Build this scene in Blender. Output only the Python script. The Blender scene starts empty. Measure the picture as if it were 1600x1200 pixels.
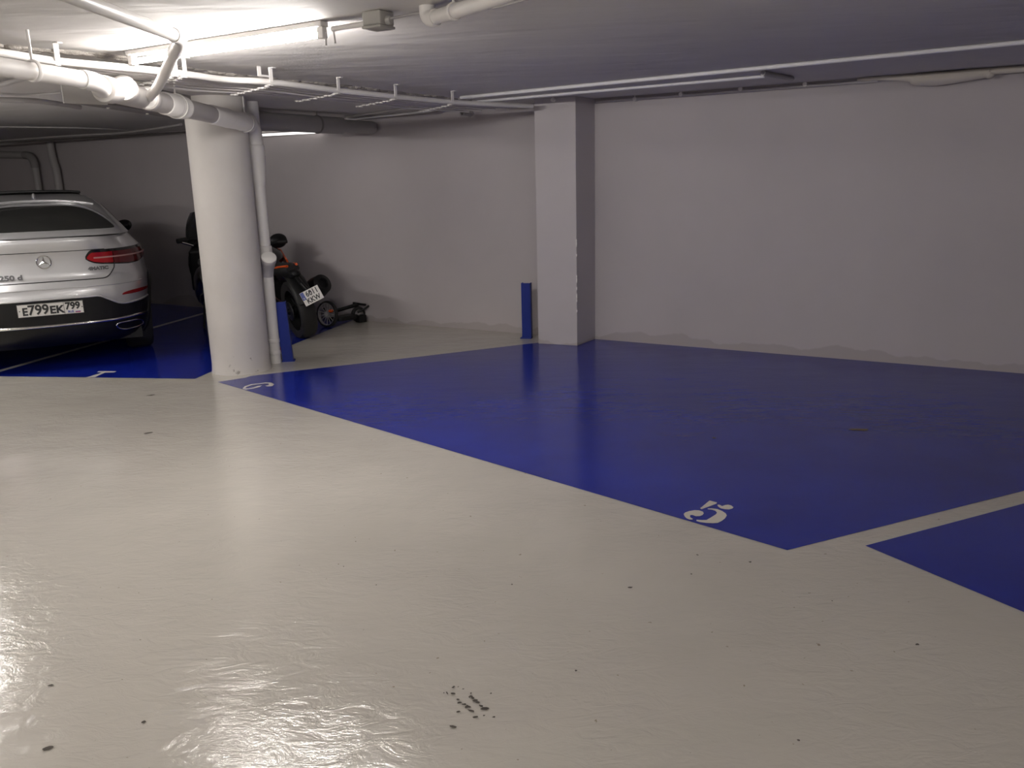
import bpy, bmesh, math, random
import numpy as np
from mathutils import Vector, Matrix

random.seed(7)
S = bpy.context.scene
COL = S.collection
pi = math.pi

# ------------------------------------------------------------------ camera
F, H = 1324.0, 1.60
PITCH, ROLL = math.radians(13.6), math.radians(-1.5)
fwd = np.array([0, math.cos(PITCH), -math.sin(PITCH)])
up0 = np.array([0, math.sin(PITCH), math.cos(PITCH)])
rgt0 = np.array([1.0, 0, 0])
rgt = rgt0 * math.cos(ROLL) + up0 * math.sin(ROLL)
upv = up0 * math.cos(ROLL) - rgt0 * math.sin(ROLL)
cam = bpy.data.cameras.new('camera')
cam.sensor_fit = 'HORIZONTAL'
cam.sensor_width = 36.0
cam.lens = F / 1600.0 * 36.0
cam.clip_start = 0.02
camo = bpy.data.objects.new('camera', cam)
COL.objects.link(camo)
M = Matrix.Identity(4)
for i in range(3):
    M[i][0], M[i][1], M[i][2] = rgt[i], upv[i], -fwd[i]
M[2][3] = H
camo.matrix_world = M
S.camera = camo

# ------------------------------------------------------------------ world, exposure
w = bpy.data.worlds.new('world')
S.world = w
w.use_nodes = True
w.node_tree.nodes['Background'].inputs[0].default_value = (0.5, 0.48, 0.47, 1)
w.node_tree.nodes['Background'].inputs[1].default_value = 0.0
S.view_settings.view_transform = 'Standard'
S.view_settings.look = 'None'
S.view_settings.gamma = 1.0
S.view_settings.use_curve_mapping = False
S.view_settings.exposure = 0.0
TUBE = 255.0                    # brightness of one fluorescent tube
TUBE_COL = (1.0, 0.955, 0.915)

# ------------------------------------------------------------------ helpers
def ray(x, y):
    return fwd + rgt * (x - 800) / F + upv * (600 - y) / F

def fl(x, y, z=0.0):
    """point of the place at height z seen at photo pixel x, y"""
    d = ray(x, y)
    t = (z - H) / d[2]
    return Vector((t * d[0], t * d[1], z))

def aty(x, y, Y):
    d = ray(x, y)
    t = Y / d[1]
    return Vector((t * d[0], Y, H + t * d[2]))

class MB:
    def __init__(s):
        s.v, s.f = [], []
    def add(s, vs, fs):
        o = len(s.v)
        s.v += [Vector(p) for p in vs]
        s.f += [tuple(i + o for i in f) for f in fs]
        return s
    def box(s, c, size, rot=None):
        c = Vector(c)
        R = rot or Matrix.Identity(3)
        vs = [c + R @ Vector((sx * size[0] / 2, sy * size[1] / 2, sz * size[2] / 2))
              for sz in (-1, 1) for sx, sy in ((-1, -1), (1, -1), (1, 1), (-1, 1))]
        return s.add(vs, [(3, 2, 1, 0), (4, 5, 6, 7), (0, 1, 5, 4), (1, 2, 6, 5), (2, 3, 7, 6), (3, 0, 4, 7)])
    def tube(s, pts, r, seg=14, caps=True, flat=None):
        pts = [Vector(p) for p in pts]
        n = len(pts)
        rr = r if isinstance(r, (list, tuple)) else [r] * n
        tang = []
        for i in range(n):
            a = pts[max(i - 1, 0)]
            b = pts[min(i + 1, n - 1)]
            t = (b - a)
            if t.length < 1e-9:
                t = tang[-1] if tang else Vector((0, 0, 1))
            tang.append(t.normalized())
        ref = Vector((0, 0, 1)) if abs(tang[0].z) < 0.9 else Vector((1, 0, 0))
        nrm = (ref - tang[0] * ref.dot(tang[0])).normalized()
        vs, fs = [], []
        for i in range(n):
            nrm = (nrm - tang[i] * nrm.dot(tang[i])).normalized()
            b = tang[i].cross(nrm)
            for k in range(seg):
                a = 2 * pi * k / seg
                vs.append(pts[i] + (nrm * math.cos(a) * (flat or 1.0) + b * math.sin(a)) * rr[i])
        for i in range(n - 1):
            for k in range(seg):
                k2 = (k + 1) % seg
                fs.append((i * seg + k, i * seg + k2, (i + 1) * seg + k2, (i + 1) * seg + k))
        if caps:
            fs.append(tuple(range(seg - 1, -1, -1)))
            fs.append(tuple((n - 1) * seg + k for k in range(seg)))
        return s.add(vs, fs)
    def prism(s, poly, z0, z1):
        n = len(poly)
        vs = [Vector((p[0], p[1], z0)) for p in poly] + [Vector((p[0], p[1], z1)) for p in poly]
        fs = [tuple(range(n - 1, -1, -1)), tuple(range(n, 2 * n))]
        fs += [(i, (i + 1) % n, n + (i + 1) % n, n + i) for i in range(n)]
        return s.add(vs, fs)
    def extrude(s, poly, d):
        """planar 3d polygon thickened by vector d"""
        n = len(poly)
        poly = [Vector(p) for p in poly]
        d = Vector(d)
        vs = poly + [p + d for p in poly]
        fs = [tuple(range(n - 1, -1, -1)), tuple(range(n, 2 * n))]
        fs += [(i, (i + 1) % n, n + (i + 1) % n, n + i) for i in range(n)]
        return s.add(vs, fs)
    def ellipsoid(s, c, r, rot=None, nu=20, nv=12):
        c = Vector(c)
        R = rot or Matrix.Identity(3)
        vs = [c + R @ Vector((0, 0, -r[2]))]
        for j in range(1, nv):
            b = -pi / 2 + pi * j / nv
            for i in range(nu):
                a = 2 * pi * i / nu
                vs.append(c + R @ Vector((r[0] * math.cos(b) * math.cos(a), r[1] * math.cos(b) * math.sin(a), r[2] * math.sin(b))))
        vs.append(c + R @ Vector((0, 0, r[2])))
        fs = []
        for i in range(nu):
            fs.append((0, 1 + (i + 1) % nu, 1 + i))
            fs.append((len(vs) - 1, 1 + (nv - 2) * nu + i, 1 + (nv - 2) * nu + (i + 1) % nu))
        for j in range(nv - 2):
            for i in range(nu):
                a = 1 + j * nu
                fs.append((a + i, a + (i + 1) % nu, a + nu + (i + 1) % nu, a + nu + i))
        return s.add(vs, fs)
    def torus(s, c, R, r, axis, seg=40, sub=10, sx=1.0):
        c = Vector(c)
        ax = Vector(axis).normalized()
        ref = Vector((0, 0, 1)) if abs(ax.z) < 0.9 else Vector((1, 0, 0))
        u = (ref - ax * ref.dot(ax)).normalized()
        v = ax.cross(u)
        vs, fs = [], []
        for i in range(seg):
            a = 2 * pi * i / seg
            d = u * math.cos(a) + v * math.sin(a)
            for k in range(sub):
                b = 2 * pi * k / sub
                vs.append(c + d * (R + r * math.cos(b)) + ax * r * sx * math.sin(b))
        for i in range(seg):
            for k in range(sub):
                i2, k2 = (i + 1) % seg, (k + 1) % sub
                fs.append((i * sub + k, i * sub + k2, i2 * sub + k2, i2 * sub + k))
        return s.add(vs, fs)
    def lathe(s, c, axis, prof, seg=32):
        """prof: list of (radius, along axis)"""
        c = Vector(c)
        ax = Vector(axis).normalized()
        ref = Vector((0, 0, 1)) if abs(ax.z) < 0.9 else Vector((1, 0, 0))
        u = (ref - ax * ref.dot(ax)).normalized()
        v = ax.cross(u)
        vs, fs = [], []
        for rad, h in prof:
            for k in range(seg):
                a = 2 * pi * k / seg
                vs.append(c + ax * h + (u * math.cos(a) + v * math.sin(a)) * max(rad, 1e-4))
        for i in range(len(prof) - 1):
            for k in range(seg):
                k2 = (k + 1) % seg
                fs.append((i * seg + k, i * seg + k2, (i + 1) * seg + k2, (i + 1) * seg + k))
        fs.append(tuple(range(seg - 1, -1, -1)))
        fs.append(tuple((len(prof) - 1) * seg + k for k in range(seg)))
        return s.add(vs, fs)

def obj(name, mb, mat, parent=None, smooth=None, world=True, bevel=0, sub=0):
    """link the gathered shapes as one mesh object; world: points are given in world space"""
    me = bpy.data.meshes.new(name)
    off = Vector((0, 0, 0))
    if parent is not None and world:
        p = parent
        while p is not None:
            off = off + p.location
            p = p.parent
    me.from_pydata([tuple(Vector(p) - off) for p in mb.v], [], mb.f)
    me.validate()
    bm = bmesh.new()
    bm.from_mesh(me)
    bmesh.ops.recalc_face_normals(bm, faces=bm.faces)
    if smooth:
        lim = math.radians(smooth)
        for f in bm.faces:
            f.smooth = True
        for e in bm.edges:
            if len(e.link_faces) == 2 and e.calc_face_angle(0) > lim:
                e.smooth = False
    bm.to_mesh(me)
    bm.free()
    me.materials.append(mat)
    o = bpy.data.objects.new(name, me)
    COL.objects.link(o)
    if parent is not None:
        o.parent = parent
    if bevel:
        b = o.modifiers.new('bevel', 'BEVEL')
        b.width = bevel
        b.segments = 2
        b.limit_method = 'ANGLE'
    if sub:
        q = o.modifiers.new('sub', 'SUBSURF')
        q.levels = q.render_levels = sub
    return o

def tag(o, label, cat=None, group=None, kind=None):
    if label:
        o['label'] = label
    if cat:
        o['category'] = cat
    if group:
        o['group'] = group
    if kind:
        o['kind'] = kind
    return o

def thing(name, label, cat, loc, group=None, rotz=0.0):
    o = bpy.data.objects.new(name, None)
    o.empty_display_size = 0.1
    COL.objects.link(o)
    o.location = loc
    o.rotation_euler = (0, 0, rotz)
    return tag(o, label, cat, group)

def struct(name, mb, mat, parent=None, smooth=None, label=None):
    o = obj(name, mb, mat, parent, smooth)
    if parent is None:
        o['kind'] = 'structure'
    if label:
        o['label'] = label
    return o

def text_mb(txt, size, place, depth=0.002, bold=0.0, align='CENTER', sx=1.0):
    """text as mesh shapes; place maps (x, y, h) of the lettering to a point"""
    cu = bpy.data.curves.new('lettering', 'FONT')
    cu.body = txt
    cu.size = size
    cu.align_x = align
    cu.align_y = 'CENTER'
    cu.offset = bold
    cu.extrude = depth / 2
    cu.resolution_u = 3
    to = bpy.data.objects.new('lettering', cu)
    COL.objects.link(to)
    dg = bpy.context.evaluated_depsgraph_get()
    dg.update()
    me = to.evaluated_get(dg).to_mesh()
    mb = MB()
    mb.add([place(v.co.x * sx, v.co.y, v.co.z + depth / 2) for v in me.vertices], [tuple(p.vertices) for p in me.polygons])
    to.evaluated_get(dg).to_mesh_clear()
    bpy.data.objects.remove(to)
    bpy.data.curves.remove(cu)
    return mb

def arc(c, a, b, n=8):
    """points of a bend from a to b with corner c (quadratic)"""
    a, b, c = Vector(a), Vector(b), Vector(c)
    return [a * (1 - t) ** 2 + c * 2 * t * (1 - t) + b * t * t for t in [i / n for i in range(n + 1)]]

def smoothline(pts, n=8):
    pts = [Vector(p) for p in pts]
    out = []
    for i in range(len(pts) - 1):
        p0 = pts[max(i - 1, 0)]
        p1, p2 = pts[i], pts[i + 1]
        p3 = pts[min(i + 2, len(pts) - 1)]
        for k in range(n):
            t = k / n
            out.append(0.5 * ((2 * p1) + (p2 - p0) * t + (2 * p0 - 5 * p1 + 4 * p2 - p3) * t * t + (3 * p1 - p0 - 3 * p2 + p3) * t ** 3))
    out.append(pts[-1])
    return out

# ------------------------------------------------------------------ materials
def base_mat(name, col, rough=0.5, metal=0.0, spec=0.5, coat=0.0):
    m = bpy.data.materials.new(name)
    m.use_nodes = True
    b = m.node_tree.nodes['Principled BSDF']
    b.inputs['Base Color'].default_value = (*col, 1)
    b.inputs['Roughness'].default_value = rough
    b.inputs['Metallic'].default_value = metal
    b.inputs['Specular IOR Level'].default_value = spec
    b.inputs['Coat Weight'].default_value = coat
    b.inputs['Coat Roughness'].default_value = 0.06
    return m

def N(m, t, **kw):
    n = m.node_tree.nodes.new(t)
    for k, v in kw.items():
        setattr(n, k, v)
    return n

def L(m, a, b):
    m.node_tree.links.new(a, b)

def noise(m, scale, detail=4.0, rough=0.55, stretch=None, rot=0.0, dist=0.0):
    g = N(m, 'ShaderNodeNewGeometry')
    mp = N(m, 'ShaderNodeMapping')
    L(m, g.outputs['Position'], mp.inputs['Vector'])
    mp.inputs['Rotation'].default_value = (0, 0, rot)
    mp.inputs['Scale'].default_value = stretch or (1, 1, 1)
    n = N(m, 'ShaderNodeTexNoise')
    n.inputs['Scale'].default_value = scale
    n.inputs['Detail'].default_value = detail
    n.inputs['Roughness'].default_value = rough
    n.inputs['Distortion'].default_value = dist
    L(m, mp.outputs['Vector'], n.inputs['Vector'])
    return n.outputs['Fac']

def ramp(m, fac, stops):
    r = N(m, 'ShaderNodeValToRGB')
    e = r.color_ramp.elements
    while len(e) < len(stops):
        e.new(0.5)
    for i, (p, c) in enumerate(stops):
        e[i].position = p
        e[i].color = (*c, 1) if len(c) == 3 else c
    L(m, fac, r.inputs['Fac'])
    return r.outputs['Color']

def mixc(m, fac, a, b):
    x = N(m, 'ShaderNodeMix', data_type='RGBA')
    for sock, v in ((0, fac), (6, a), (7, b)):
        if hasattr(v, 'is_linked'):
            L(m, v, x.inputs[sock])
        elif sock == 0:
            x.inputs[0].default_value = v
        else:
            x.inputs[sock].default_value = (*v, 1)
    return x.outputs[2]

def math_n(m, op, a, b=None):
    x = N(m, 'ShaderNodeMath', operation=op)
    for i, v in enumerate((a, b)):
        if v is None:
            continue
        if hasattr(v, 'is_linked'):
            L(m, v, x.inputs[i])
        else:
            x.inputs[i].default_value = v
    return x.outputs[0]

def bump(m, facs):
    """facs: list of (height socket, strength, distance)"""
    prev = None
    for h, st, di in facs:
        b = N(m, 'ShaderNodeBump')
        b.inputs['Strength'].default_value = st
        b.inputs['Distance'].default_value = di
        L(m, h, b.inputs['Height'])
        if prev:
            L(m, prev, b.inputs['Normal'])
        prev = b.outputs['Normal']
    L(m, prev, m.node_tree.nodes['Principled BSDF'].inputs['Normal'])

def bsdf(m):
    return m.node_tree.nodes['Principled BSDF']

def paint_mat(name, col, rough, var=0.06, bumps=(), spec=0.5):
    m = base_mat(name, col, rough, spec=spec)
    n = noise(m, 3.0, 5)
    c = ramp(m, n, [(0.3, [v * (1 - var) for v in col]), (0.7, [min(1, v * (1 + var)) for v in col])])
    L(m, c, bsdf(m).inputs['Base Color'])
    if bumps:
        bump(m, [(noise(m, s, 4, 0.55, stt, ro), st, di) for s, st, di, stt, ro in bumps])
    return m

MAT = {}
# floor: glossy beige epoxy paint with roller ripples and fine grit
m = base_mat('beige_epoxy', (0.57, 0.525, 0.46), 0.15, spec=1.0)
big = noise(m, 0.9, 5, 0.6)
c1 = ramp(m, big, [(0.3, (0.53, 0.50, 0.445)), (0.7, (0.60, 0.568, 0.508))])
sp = noise(m, 38, 2, 0.5)
spk = ramp(m, sp, [(0.735, (0, 0, 0)), (0.76, (1, 1, 1))])
c2 = mixc(m, spk, c1, (0.33, 0.28, 0.22))
L(m, c2, bsdf(m).inputs['Base Color'])
wear = ramp(m, noise(m, 1.2, 3), [(0.38, (0.25,) * 3), (0.62, (1, 1, 1))])
bump(m, [(noise(m, 2.0, 3, 0.5, (1, 1.8, 1), 0.5), 1.0, 0.006),
         (math_n(m, 'MULTIPLY', noise(m, 8, 4, 0.6, (1, 2.0, 1), 0.9, 1.6), wear), 1.0, 0.0042),
         (math_n(m, 'MULTIPLY', noise(m, 42, 4, 0.65, (1, 1.5, 1), 0.6, 0.8), wear), 1.0, 0.0006)])
MAT['floor'] = m
# blue bay paint
m = base_mat('blue_epoxy', (0.008, 0.020, 0.29), 0.17, spec=0.42)
c1 = ramp(m, noise(m, 1.3, 5), [(0.3, (0.007, 0.017, 0.24)), (0.7, (0.009, 0.024, 0.32))])
sc = noise(m, 9, 8, 0.75, (1, 3, 1), 0.4, 1.0)
c2 = mixc(m, ramp(m, sc, [(0.73, (0, 0, 0)), (0.82, (0.3,) * 3)]), c1, (0.25, 0.28, 0.5))
L(m, c2, bsdf(m).inputs['Base Color'])
bump(m, [(noise(m, 2.2, 3, 0.5, (1, 2.2, 1), 0.5), 1.0, 0.0025),
         (noise(m, 30, 4, 0.6, (1, 2.4, 1), 0.6), 1.0, 0.0003)])
MAT['blue'] = m
MAT['marking'] = paint_mat('white_marking', (0.66, 0.62, 0.56), 0.35, 0.05)
# walls: matt grey paint, damp tide marks along the foot
def wall_material(name, col):
    m = base_mat(name, col, 0.75, spec=0.25)
    c1 = ramp(m, noise(m, 0.8, 5), [(0.3, [v * 0.95 for v in col]), (0.7, [v * 1.04 for v in col])])
    g = N(m, 'ShaderNodeNewGeometry')
    sx = N(m, 'ShaderNodeSeparateXYZ')
    L(m, g.outputs['Position'], sx.inputs[0])
    h = math_n(m, 'SUBTRACT', math_n(m, 'MULTIPLY', noise(m, 1.5, 4, 0.5, (1, 1, 0.3)), 0.42), 0.13)
    edge = math_n(m, 'SUBTRACT', h, sx.outputs[2])
    fac = ramp(m, edge, [(0.0, (0, 0, 0)), (0.012, (1, 1, 1))])
    c2 = mixc(m, math_n(m, 'MULTIPLY', fac, 0.75), c1, [v * k for v, k in zip(col, (0.80, 0.77, 0.74))])
    L(m, c2, bsdf(m).inputs['Base Color'])
    bump(m, [(noise(m, 3, 3), 1.0, 0.004), (noise(m, 60, 3), 1.0, 0.0003)])
    return m
MAT['wall'] = wall_material('grey_wall_paint', (0.475, 0.44, 0.445))
MAT['pillar'] = wall_material('grey_pillar_paint', (0.525, 0.49, 0.495))
# ceiling: uneven trowelled plaster under white paint
m = base_mat('ceiling_plaster', (0.64, 0.62, 0.60), 0.75, spec=0.3)
c1 = ramp(m, noise(m, 1.1, 5), [(0.3, (0.60, 0.575, 0.56)), (0.7, (0.66, 0.64, 0.62))])
L(m, c1, bsdf(m).inputs['Base Color'])
bump(m, [(noise(m, 1.3, 3, 0.5, (1, 2.6, 1), 0.5, 0.4), 1.0, 0.012), (noise(m, 8, 4, 0.6, (1, 2, 1), 0.5), 1.0, 0.0005)])
MAT['ceiling'] = m
# round column: white paint with scrapes near the foot
m = base_mat('column_paint', (0.64, 0.61, 0.58), 0.55, spec=0.35)
c1 = ramp(m, noise(m, 2.5, 5), [(0.3, (0.60, 0.57, 0.54)), (0.7, (0.66, 0.63, 0.60))])
g = N(m, 'ShaderNodeNewGeometry')
sx = N(m, 'ShaderNodeSeparateXYZ')
L(m, g.outputs['Position'], sx.inputs[0])
low = N(m, 'ShaderNodeMapRange')
L(m, sx.outputs[2], low.inputs[0])
low.inputs[1].default_value = 0.42
low.inputs[2].default_value = 0.0
low.inputs[3].default_value = 0.0
low.inputs[4].default_value = 0.15
sc = math_n(m, 'ADD', noise(m, 13, 6, 0.65), low.outputs[0])
fac = ramp(m, sc, [(0.735, (0, 0, 0)), (0.79, (0.8,) * 3)])
L(m, mixc(m, fac, c1, (0.24, 0.22, 0.20)), bsdf(m).inputs['Base Color'])
bump(m, [(noise(m, 4, 4), 1.0, 0.003), (noise(m, 60, 3), 1.0, 0.0003)])
MAT['column'] = m
MAT['pvc'] = paint_mat('white_pvc', (0.70, 0.675, 0.65), 0.42, 0.04)
MAT['pvc_mid'] = paint_mat('dimmed_white_pvc', (0.50, 0.475, 0.455), 0.45, 0.05)  # white plastic, colour darkened to offset overexposure under the lamp
MAT['pvc_cap'] = paint_mat('brightened_pvc_cap', (0.82, 0.80, 0.77), 0.35, 0.02)  # same plastic, colour lightened for cap faces turned to the light
MAT['pvc_grey'] = paint_mat('grey_pvc', (0.40, 0.38, 0.375), 0.5, 0.05)
MAT['pvc_dark'] = paint_mat('dull_grey_pvc', (0.27, 0.255, 0.25), 0.55, 0.05)
MAT['cable'] = paint_mat('painted_cable', (0.58, 0.55, 0.54), 0.5, 0.06)
MAT['conduit'] = paint_mat('pale_conduit', (0.74, 0.73, 0.74), 0.4, 0.03)
MAT['duct'] = paint_mat('shaded_duct_sheet', (0.19, 0.175, 0.17), 0.5, 0.05)  # sheet colour darkened to stand in for the unlit underside
MAT['duct_round'] = paint_mat('round_duct_sheet', (0.33, 0.315, 0.31), 0.5, 0.05)
MAT['duct_end'] = paint_mat('lit_duct_end_sheet', (0.42, 0.40, 0.375), 0.45, 0.05)  # lamp light on the end face put into a lighter sheet colour
MAT['jbox'] = paint_mat('grey_plastic_box', (0.36, 0.345, 0.32), 0.5, 0.05)
MAT['foam'] = paint_mat('cream_insulation', (0.62, 0.57, 0.50), 0.8, 0.06, [(20, 0.4, 0.01, None, 0)])
MAT['post'] = paint_mat('blue_post_paint', (0.009, 0.024, 0.21), 0.5, 0.08, spec=0.25)
MAT['crack'] = paint_mat('rough_mortar', (0.36, 0.33, 0.30), 0.9, 0.2, [(25, 0.8, 0.02, None, 0)])
MAT['black'] = paint_mat('black_plastic', (0.008, 0.008, 0.0085), 0.42, 0.1, spec=0.3)
MAT['blacksheen'] = paint_mat('black_gloss', (0.008, 0.008, 0.009), 0.12, 0.1)
MAT['rubber'] = paint_mat('black_rubber', (0.014, 0.013, 0.013), 0.7, 0.1)
MAT['chrome'] = paint_mat('chrome', (0.75, 0.74, 0.73), 0.12, 0.02)
bsdf(MAT['chrome']).inputs['Metallic'].default_value = 1.0
MAT['alloy'] = paint_mat('alloy', (0.42, 0.42, 0.43), 0.3, 0.03)
bsdf(MAT['alloy']).inputs['Metallic'].default_value = 1.0
MAT['silver'] = base_mat('silver_car_paint', (0.60, 0.60, 0.61), 0.33, metal=0.5, coat=1.0)
fn = noise(MAT['silver'], 900, 2)
L(MAT['silver'], ramp(MAT['silver'], fn, [(0.3, (0.56, 0.56, 0.57)), (0.7, (0.64, 0.64, 0.65))]), bsdf(MAT['silver']).inputs['Base Color'])
MAT['lettering'] = paint_mat('dark_metal_lettering', (0.13, 0.13, 0.135), 0.3, 0.05)
MAT['glass'] = paint_mat('dark_tinted_glass', (0.010, 0.011, 0.010), 0.05, 0.1)
MAT['smoke'] = base_mat('smoked_screen', (0.16, 0.16, 0.16), 0.1)
bsdf(MAT['smoke']).inputs['Transmission Weight'].default_value = 0.8
MAT['redlens'] = paint_mat('red_lens', (0.30, 0.006, 0.010), 0.15, 0.15)
MAT['redlens_dark'] = paint_mat('dark_red_lens', (0.10, 0.004, 0.006), 0.12, 0.15)
MAT['lightguide'] = paint_mat('pale_light_strip', (0.42, 0.22, 0.21), 0.25, 0.05)
MAT['reflector'] = paint_mat('red_reflector', (0.26, 0.008, 0.012), 0.2, 0.1)
MAT['plate'] = paint_mat('white_plate', (0.70, 0.68, 0.64), 0.4, 0.03)
MAT['ink'] = paint_mat('black_ink', (0.012, 0.012, 0.012), 0.5, 0.1)
MAT['euroblue'] = paint_mat('blue_band', (0.02, 0.05, 0.30), 0.4, 0.05)
MAT['flagblue'] = paint_mat('blue_ink', (0.05, 0.07, 0.35), 0.5, 0.05)
MAT['redink'] = paint_mat('red_ink', (0.45, 0.03, 0.03), 0.5, 0.05)
MAT['orange'] = paint_mat('orange_bodywork', (0.72, 0.10, 0.015), 0.3, 0.05)
MAT['redcap'] = paint_mat('red_plastic', (0.42, 0.045, 0.03), 0.45, 0.05)
MAT['scuff'] = paint_mat('dark_chip', (0.07, 0.06, 0.05), 0.8, 0.2)
MAT['rust'] = paint_mat('brown_chip', (0.16, 0.12, 0.08), 0.8, 0.2)
MAT['chip'] = paint_mat('white_chip', (0.85, 0.82, 0.78), 0.7, 0.05)
m = base_mat('fluorescent_glow', (0.9, 0.9, 0.9), 0.4)
bsdf(m).inputs['Emission Color'].default_value = (*TUBE_COL, 1)
bsdf(m).inputs['Emission Strength'].default_value = TUBE
MAT['tube'] = m
m = base_mat('fluorescent_glow_weak', (0.9, 0.9, 0.9), 0.4)
bsdf(m).inputs['Emission Color'].default_value = (*TUBE_COL, 1)
bsdf(m).inputs['Emission Strength'].default_value = TUBE * 0.6
MAT['tube_weak'] = m
m = base_mat('fluorescent_glow_dim', (0.9, 0.9, 0.9), 0.4)
bsdf(m).inputs['Emission Color'].default_value = (*TUBE_COL, 1)
bsdf(m).inputs['Emission Strength'].default_value = TUBE * 0.3
MAT['tube_dim'] = m
m = base_mat('fluorescent_glow_faint', (0.9, 0.9, 0.9), 0.4)
bsdf(m).inputs['Emission Color'].default_value = (*TUBE_COL, 1)
bsdf(m).inputs['Emission Strength'].default_value = 1.6
MAT['tube_faint'] = m
m = base_mat('fluorescent_glow_strong', (0.9, 0.9, 0.9), 0.4)
bsdf(m).inputs['Emission Color'].default_value = (*TUBE_COL, 1)
bsdf(m).inputs['Emission Strength'].default_value = TUBE * 0.85
MAT['tube_twin'] = m

CEIL = 2.32
Z = Vector((0, 0, 1))

# ------------------------------------------------------------------ the room
wallA, wallB = fl(930, 530), fl(1600, 584)
wd = (wallB - wallA).normalized()                 # along the back wall, to the right
wn = Vector((-wd.y, wd.x, 0))
if wn.y < 0:
    wn = -wn                                      # away from the camera, into the wall
def wpt(s, z=0.0, out=0.0):
    """point on the back wall: s metres right of the square column, out metres in front"""
    p = wallA + wd * s - wn * out
    return Vector((p.x, p.y, z))
WL, WR = wpt(-13.5), wpt(7.0)
YB = -12.0
room = [(WL.x, YB), (WR.x, YB), (WR.x, WR.y), (WL.x, WL.y)]
floor = struct('floor', MB().prism(room, -0.15, 0.0), MAT['floor'], label='glossy beige painted garage floor')
ceil_o = struct('ceiling', MB().prism(room, CEIL, CEIL + 0.2), MAT['ceiling'], label='white uneven plaster ceiling')
T = 0.2
a, b = wpt(-13.5), wpt(7.0)
struct('wall_back', MB().prism([a[:2], b[:2], (b + wn * T)[:2], (a + wn * T)[:2]], 0, CEIL), MAT['wall'], label='long grey painted wall')
struct('wall_right', MB().prism([(WR.x, YB), (WR.x + T, YB), (WR.x + T, WR.y), (WR.x, WR.y)], 0, CEIL), MAT['wall'])
struct('wall_left', MB().prism([(WL.x, YB), (WL.x, WL.y), (WL.x - T, WL.y), (WL.x - T, YB)], 0, CEIL), MAT['wall'])
struct('wall_front', MB().prism([(WL.x, YB - T), (WR.x, YB - T), (WR.x, YB), (WL.x, YB)], 0, CEIL), MAT['wall'])

# paint on the floor
def paint(name, pts, mat, z, label=None):
    mb = MB().add([Vector((p[0], p[1], z)) for p in pts], [tuple(range(len(pts)))])
    o = obj(name, mb, mat, floor)
    if label:
        o['label'] = label
    return o
def online(p, q, d):
    return q + (q - p).normalized() * d
PZ = 0.0015
f0, f1 = fl(340, 597), fl(1230, 860)
s0, s1 = fl(1230, 860), fl(1600, 767)
sd = (s1 - s0).normalized()
def hit_wall(p, d):
    # intersection of p + t d with the back wall line
    t = (wallA - p).dot(wn) / d.dot(wn)
    return p + d * t
bay = [f0, f1, hit_wall(s0, sd), wpt(0.0), wpt(-0.35), fl(841, 535.6), fl(620, 561.6), fl(404, 586.2), fl(391, 588.0), fl(384, 590.4)]
paint('parking_bay_paint', bay, MAT['blue'], PZ, 'blue painted double bay in front of the grey wall')
g0, g1, g2 = fl(1352, 853), fl(1600, 787), fl(1600, 957)
gd = (g1 - g0).normalized()
gp = online(g0, g2, 2.6)
paint('parking_bay_paint', [g0, gp, hit_wall(gp, gd) if False else gp + gd * 3.0, g0 + gd * 4.2], MAT['blue'], PZ, 'blue painted bay at the right edge')
b0, b1 = fl(0, 588), fl(305, 592)
bl = online(b1, b0, 3.2)
bb = [bl, b1, fl(333, 579.5), fl(380, 566), fl(443, 544.5), fl(548, 501.5)]
e = hit_wall(fl(548, 501.5), (fl(548, 501.5) - fl(443, 544.5)).normalized())
bb += [e, wpt(-9.0), bl + Vector((-0.4, 3.0, 0))]
paint('parking_bay_paint', bb, MAT['blue'], PZ, 'dark blue bay under the silver car')
l0, l1 = fl(-20, 585.5), fl(316, 490.5)
ld = (l1 - l0).normalized()
ln = Vector((ld.y, -ld.x, 0)) * 0.036
l1 = l0 + ld * 4.4
paint('bay_line', [l0 - ln, l0 + ln, l1 + ln, l1 - ln], MAT['marking'], PZ + 0.0012, 'white line beside the silver car')

def px_poly(pts, ox, oy, sc):
    return [fl(ox + x / sc, oy + y / sc) for x, y in pts]
def digit(pieces, ox, oy, sc, label):
    mb = MB()
    for p in pieces:
        q = px_poly(p, ox, oy, sc)
        mb.add([Vector((v.x, v.y, PZ + 0.0015)) for v in q], [tuple(range(len(q)))])
    o = obj('bay_number', mb, MAT['marking'], floor)
    o['label'] = label
digit([[(785, 262), (918, 296), (905, 320), (640, 418), (616, 400)],
       [(922, 340), (955, 333), (1010, 362), (1060, 343), (1120, 337), (1172, 350), (1212, 382), (1190, 407), (1130, 422), (1060, 418), (985, 402), (940, 372)],
       [(682, 490), (665, 460), (600, 438), (520, 433), (420, 450), (350, 475), (323, 502), (335, 537), (370, 577), (420, 600), (475, 604), (488, 590), (447, 567), (432, 542), (445, 520), (480, 520), (540, 542), (610, 540), (660, 522)],
       [(750, 405), (830, 402), (920, 414), (1010, 448), (1075, 492), (1093, 530), (1060, 582), (1000, 628), (930, 662), (840, 667), (730, 662), (610, 647), (548, 627), (553, 604), (640, 611), (730, 609), (800, 570), (900, 507), (917, 477), (890, 447), (830, 427), (755, 418)]],
      1040, 760, 11.43, 'stencilled white number five')
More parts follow.
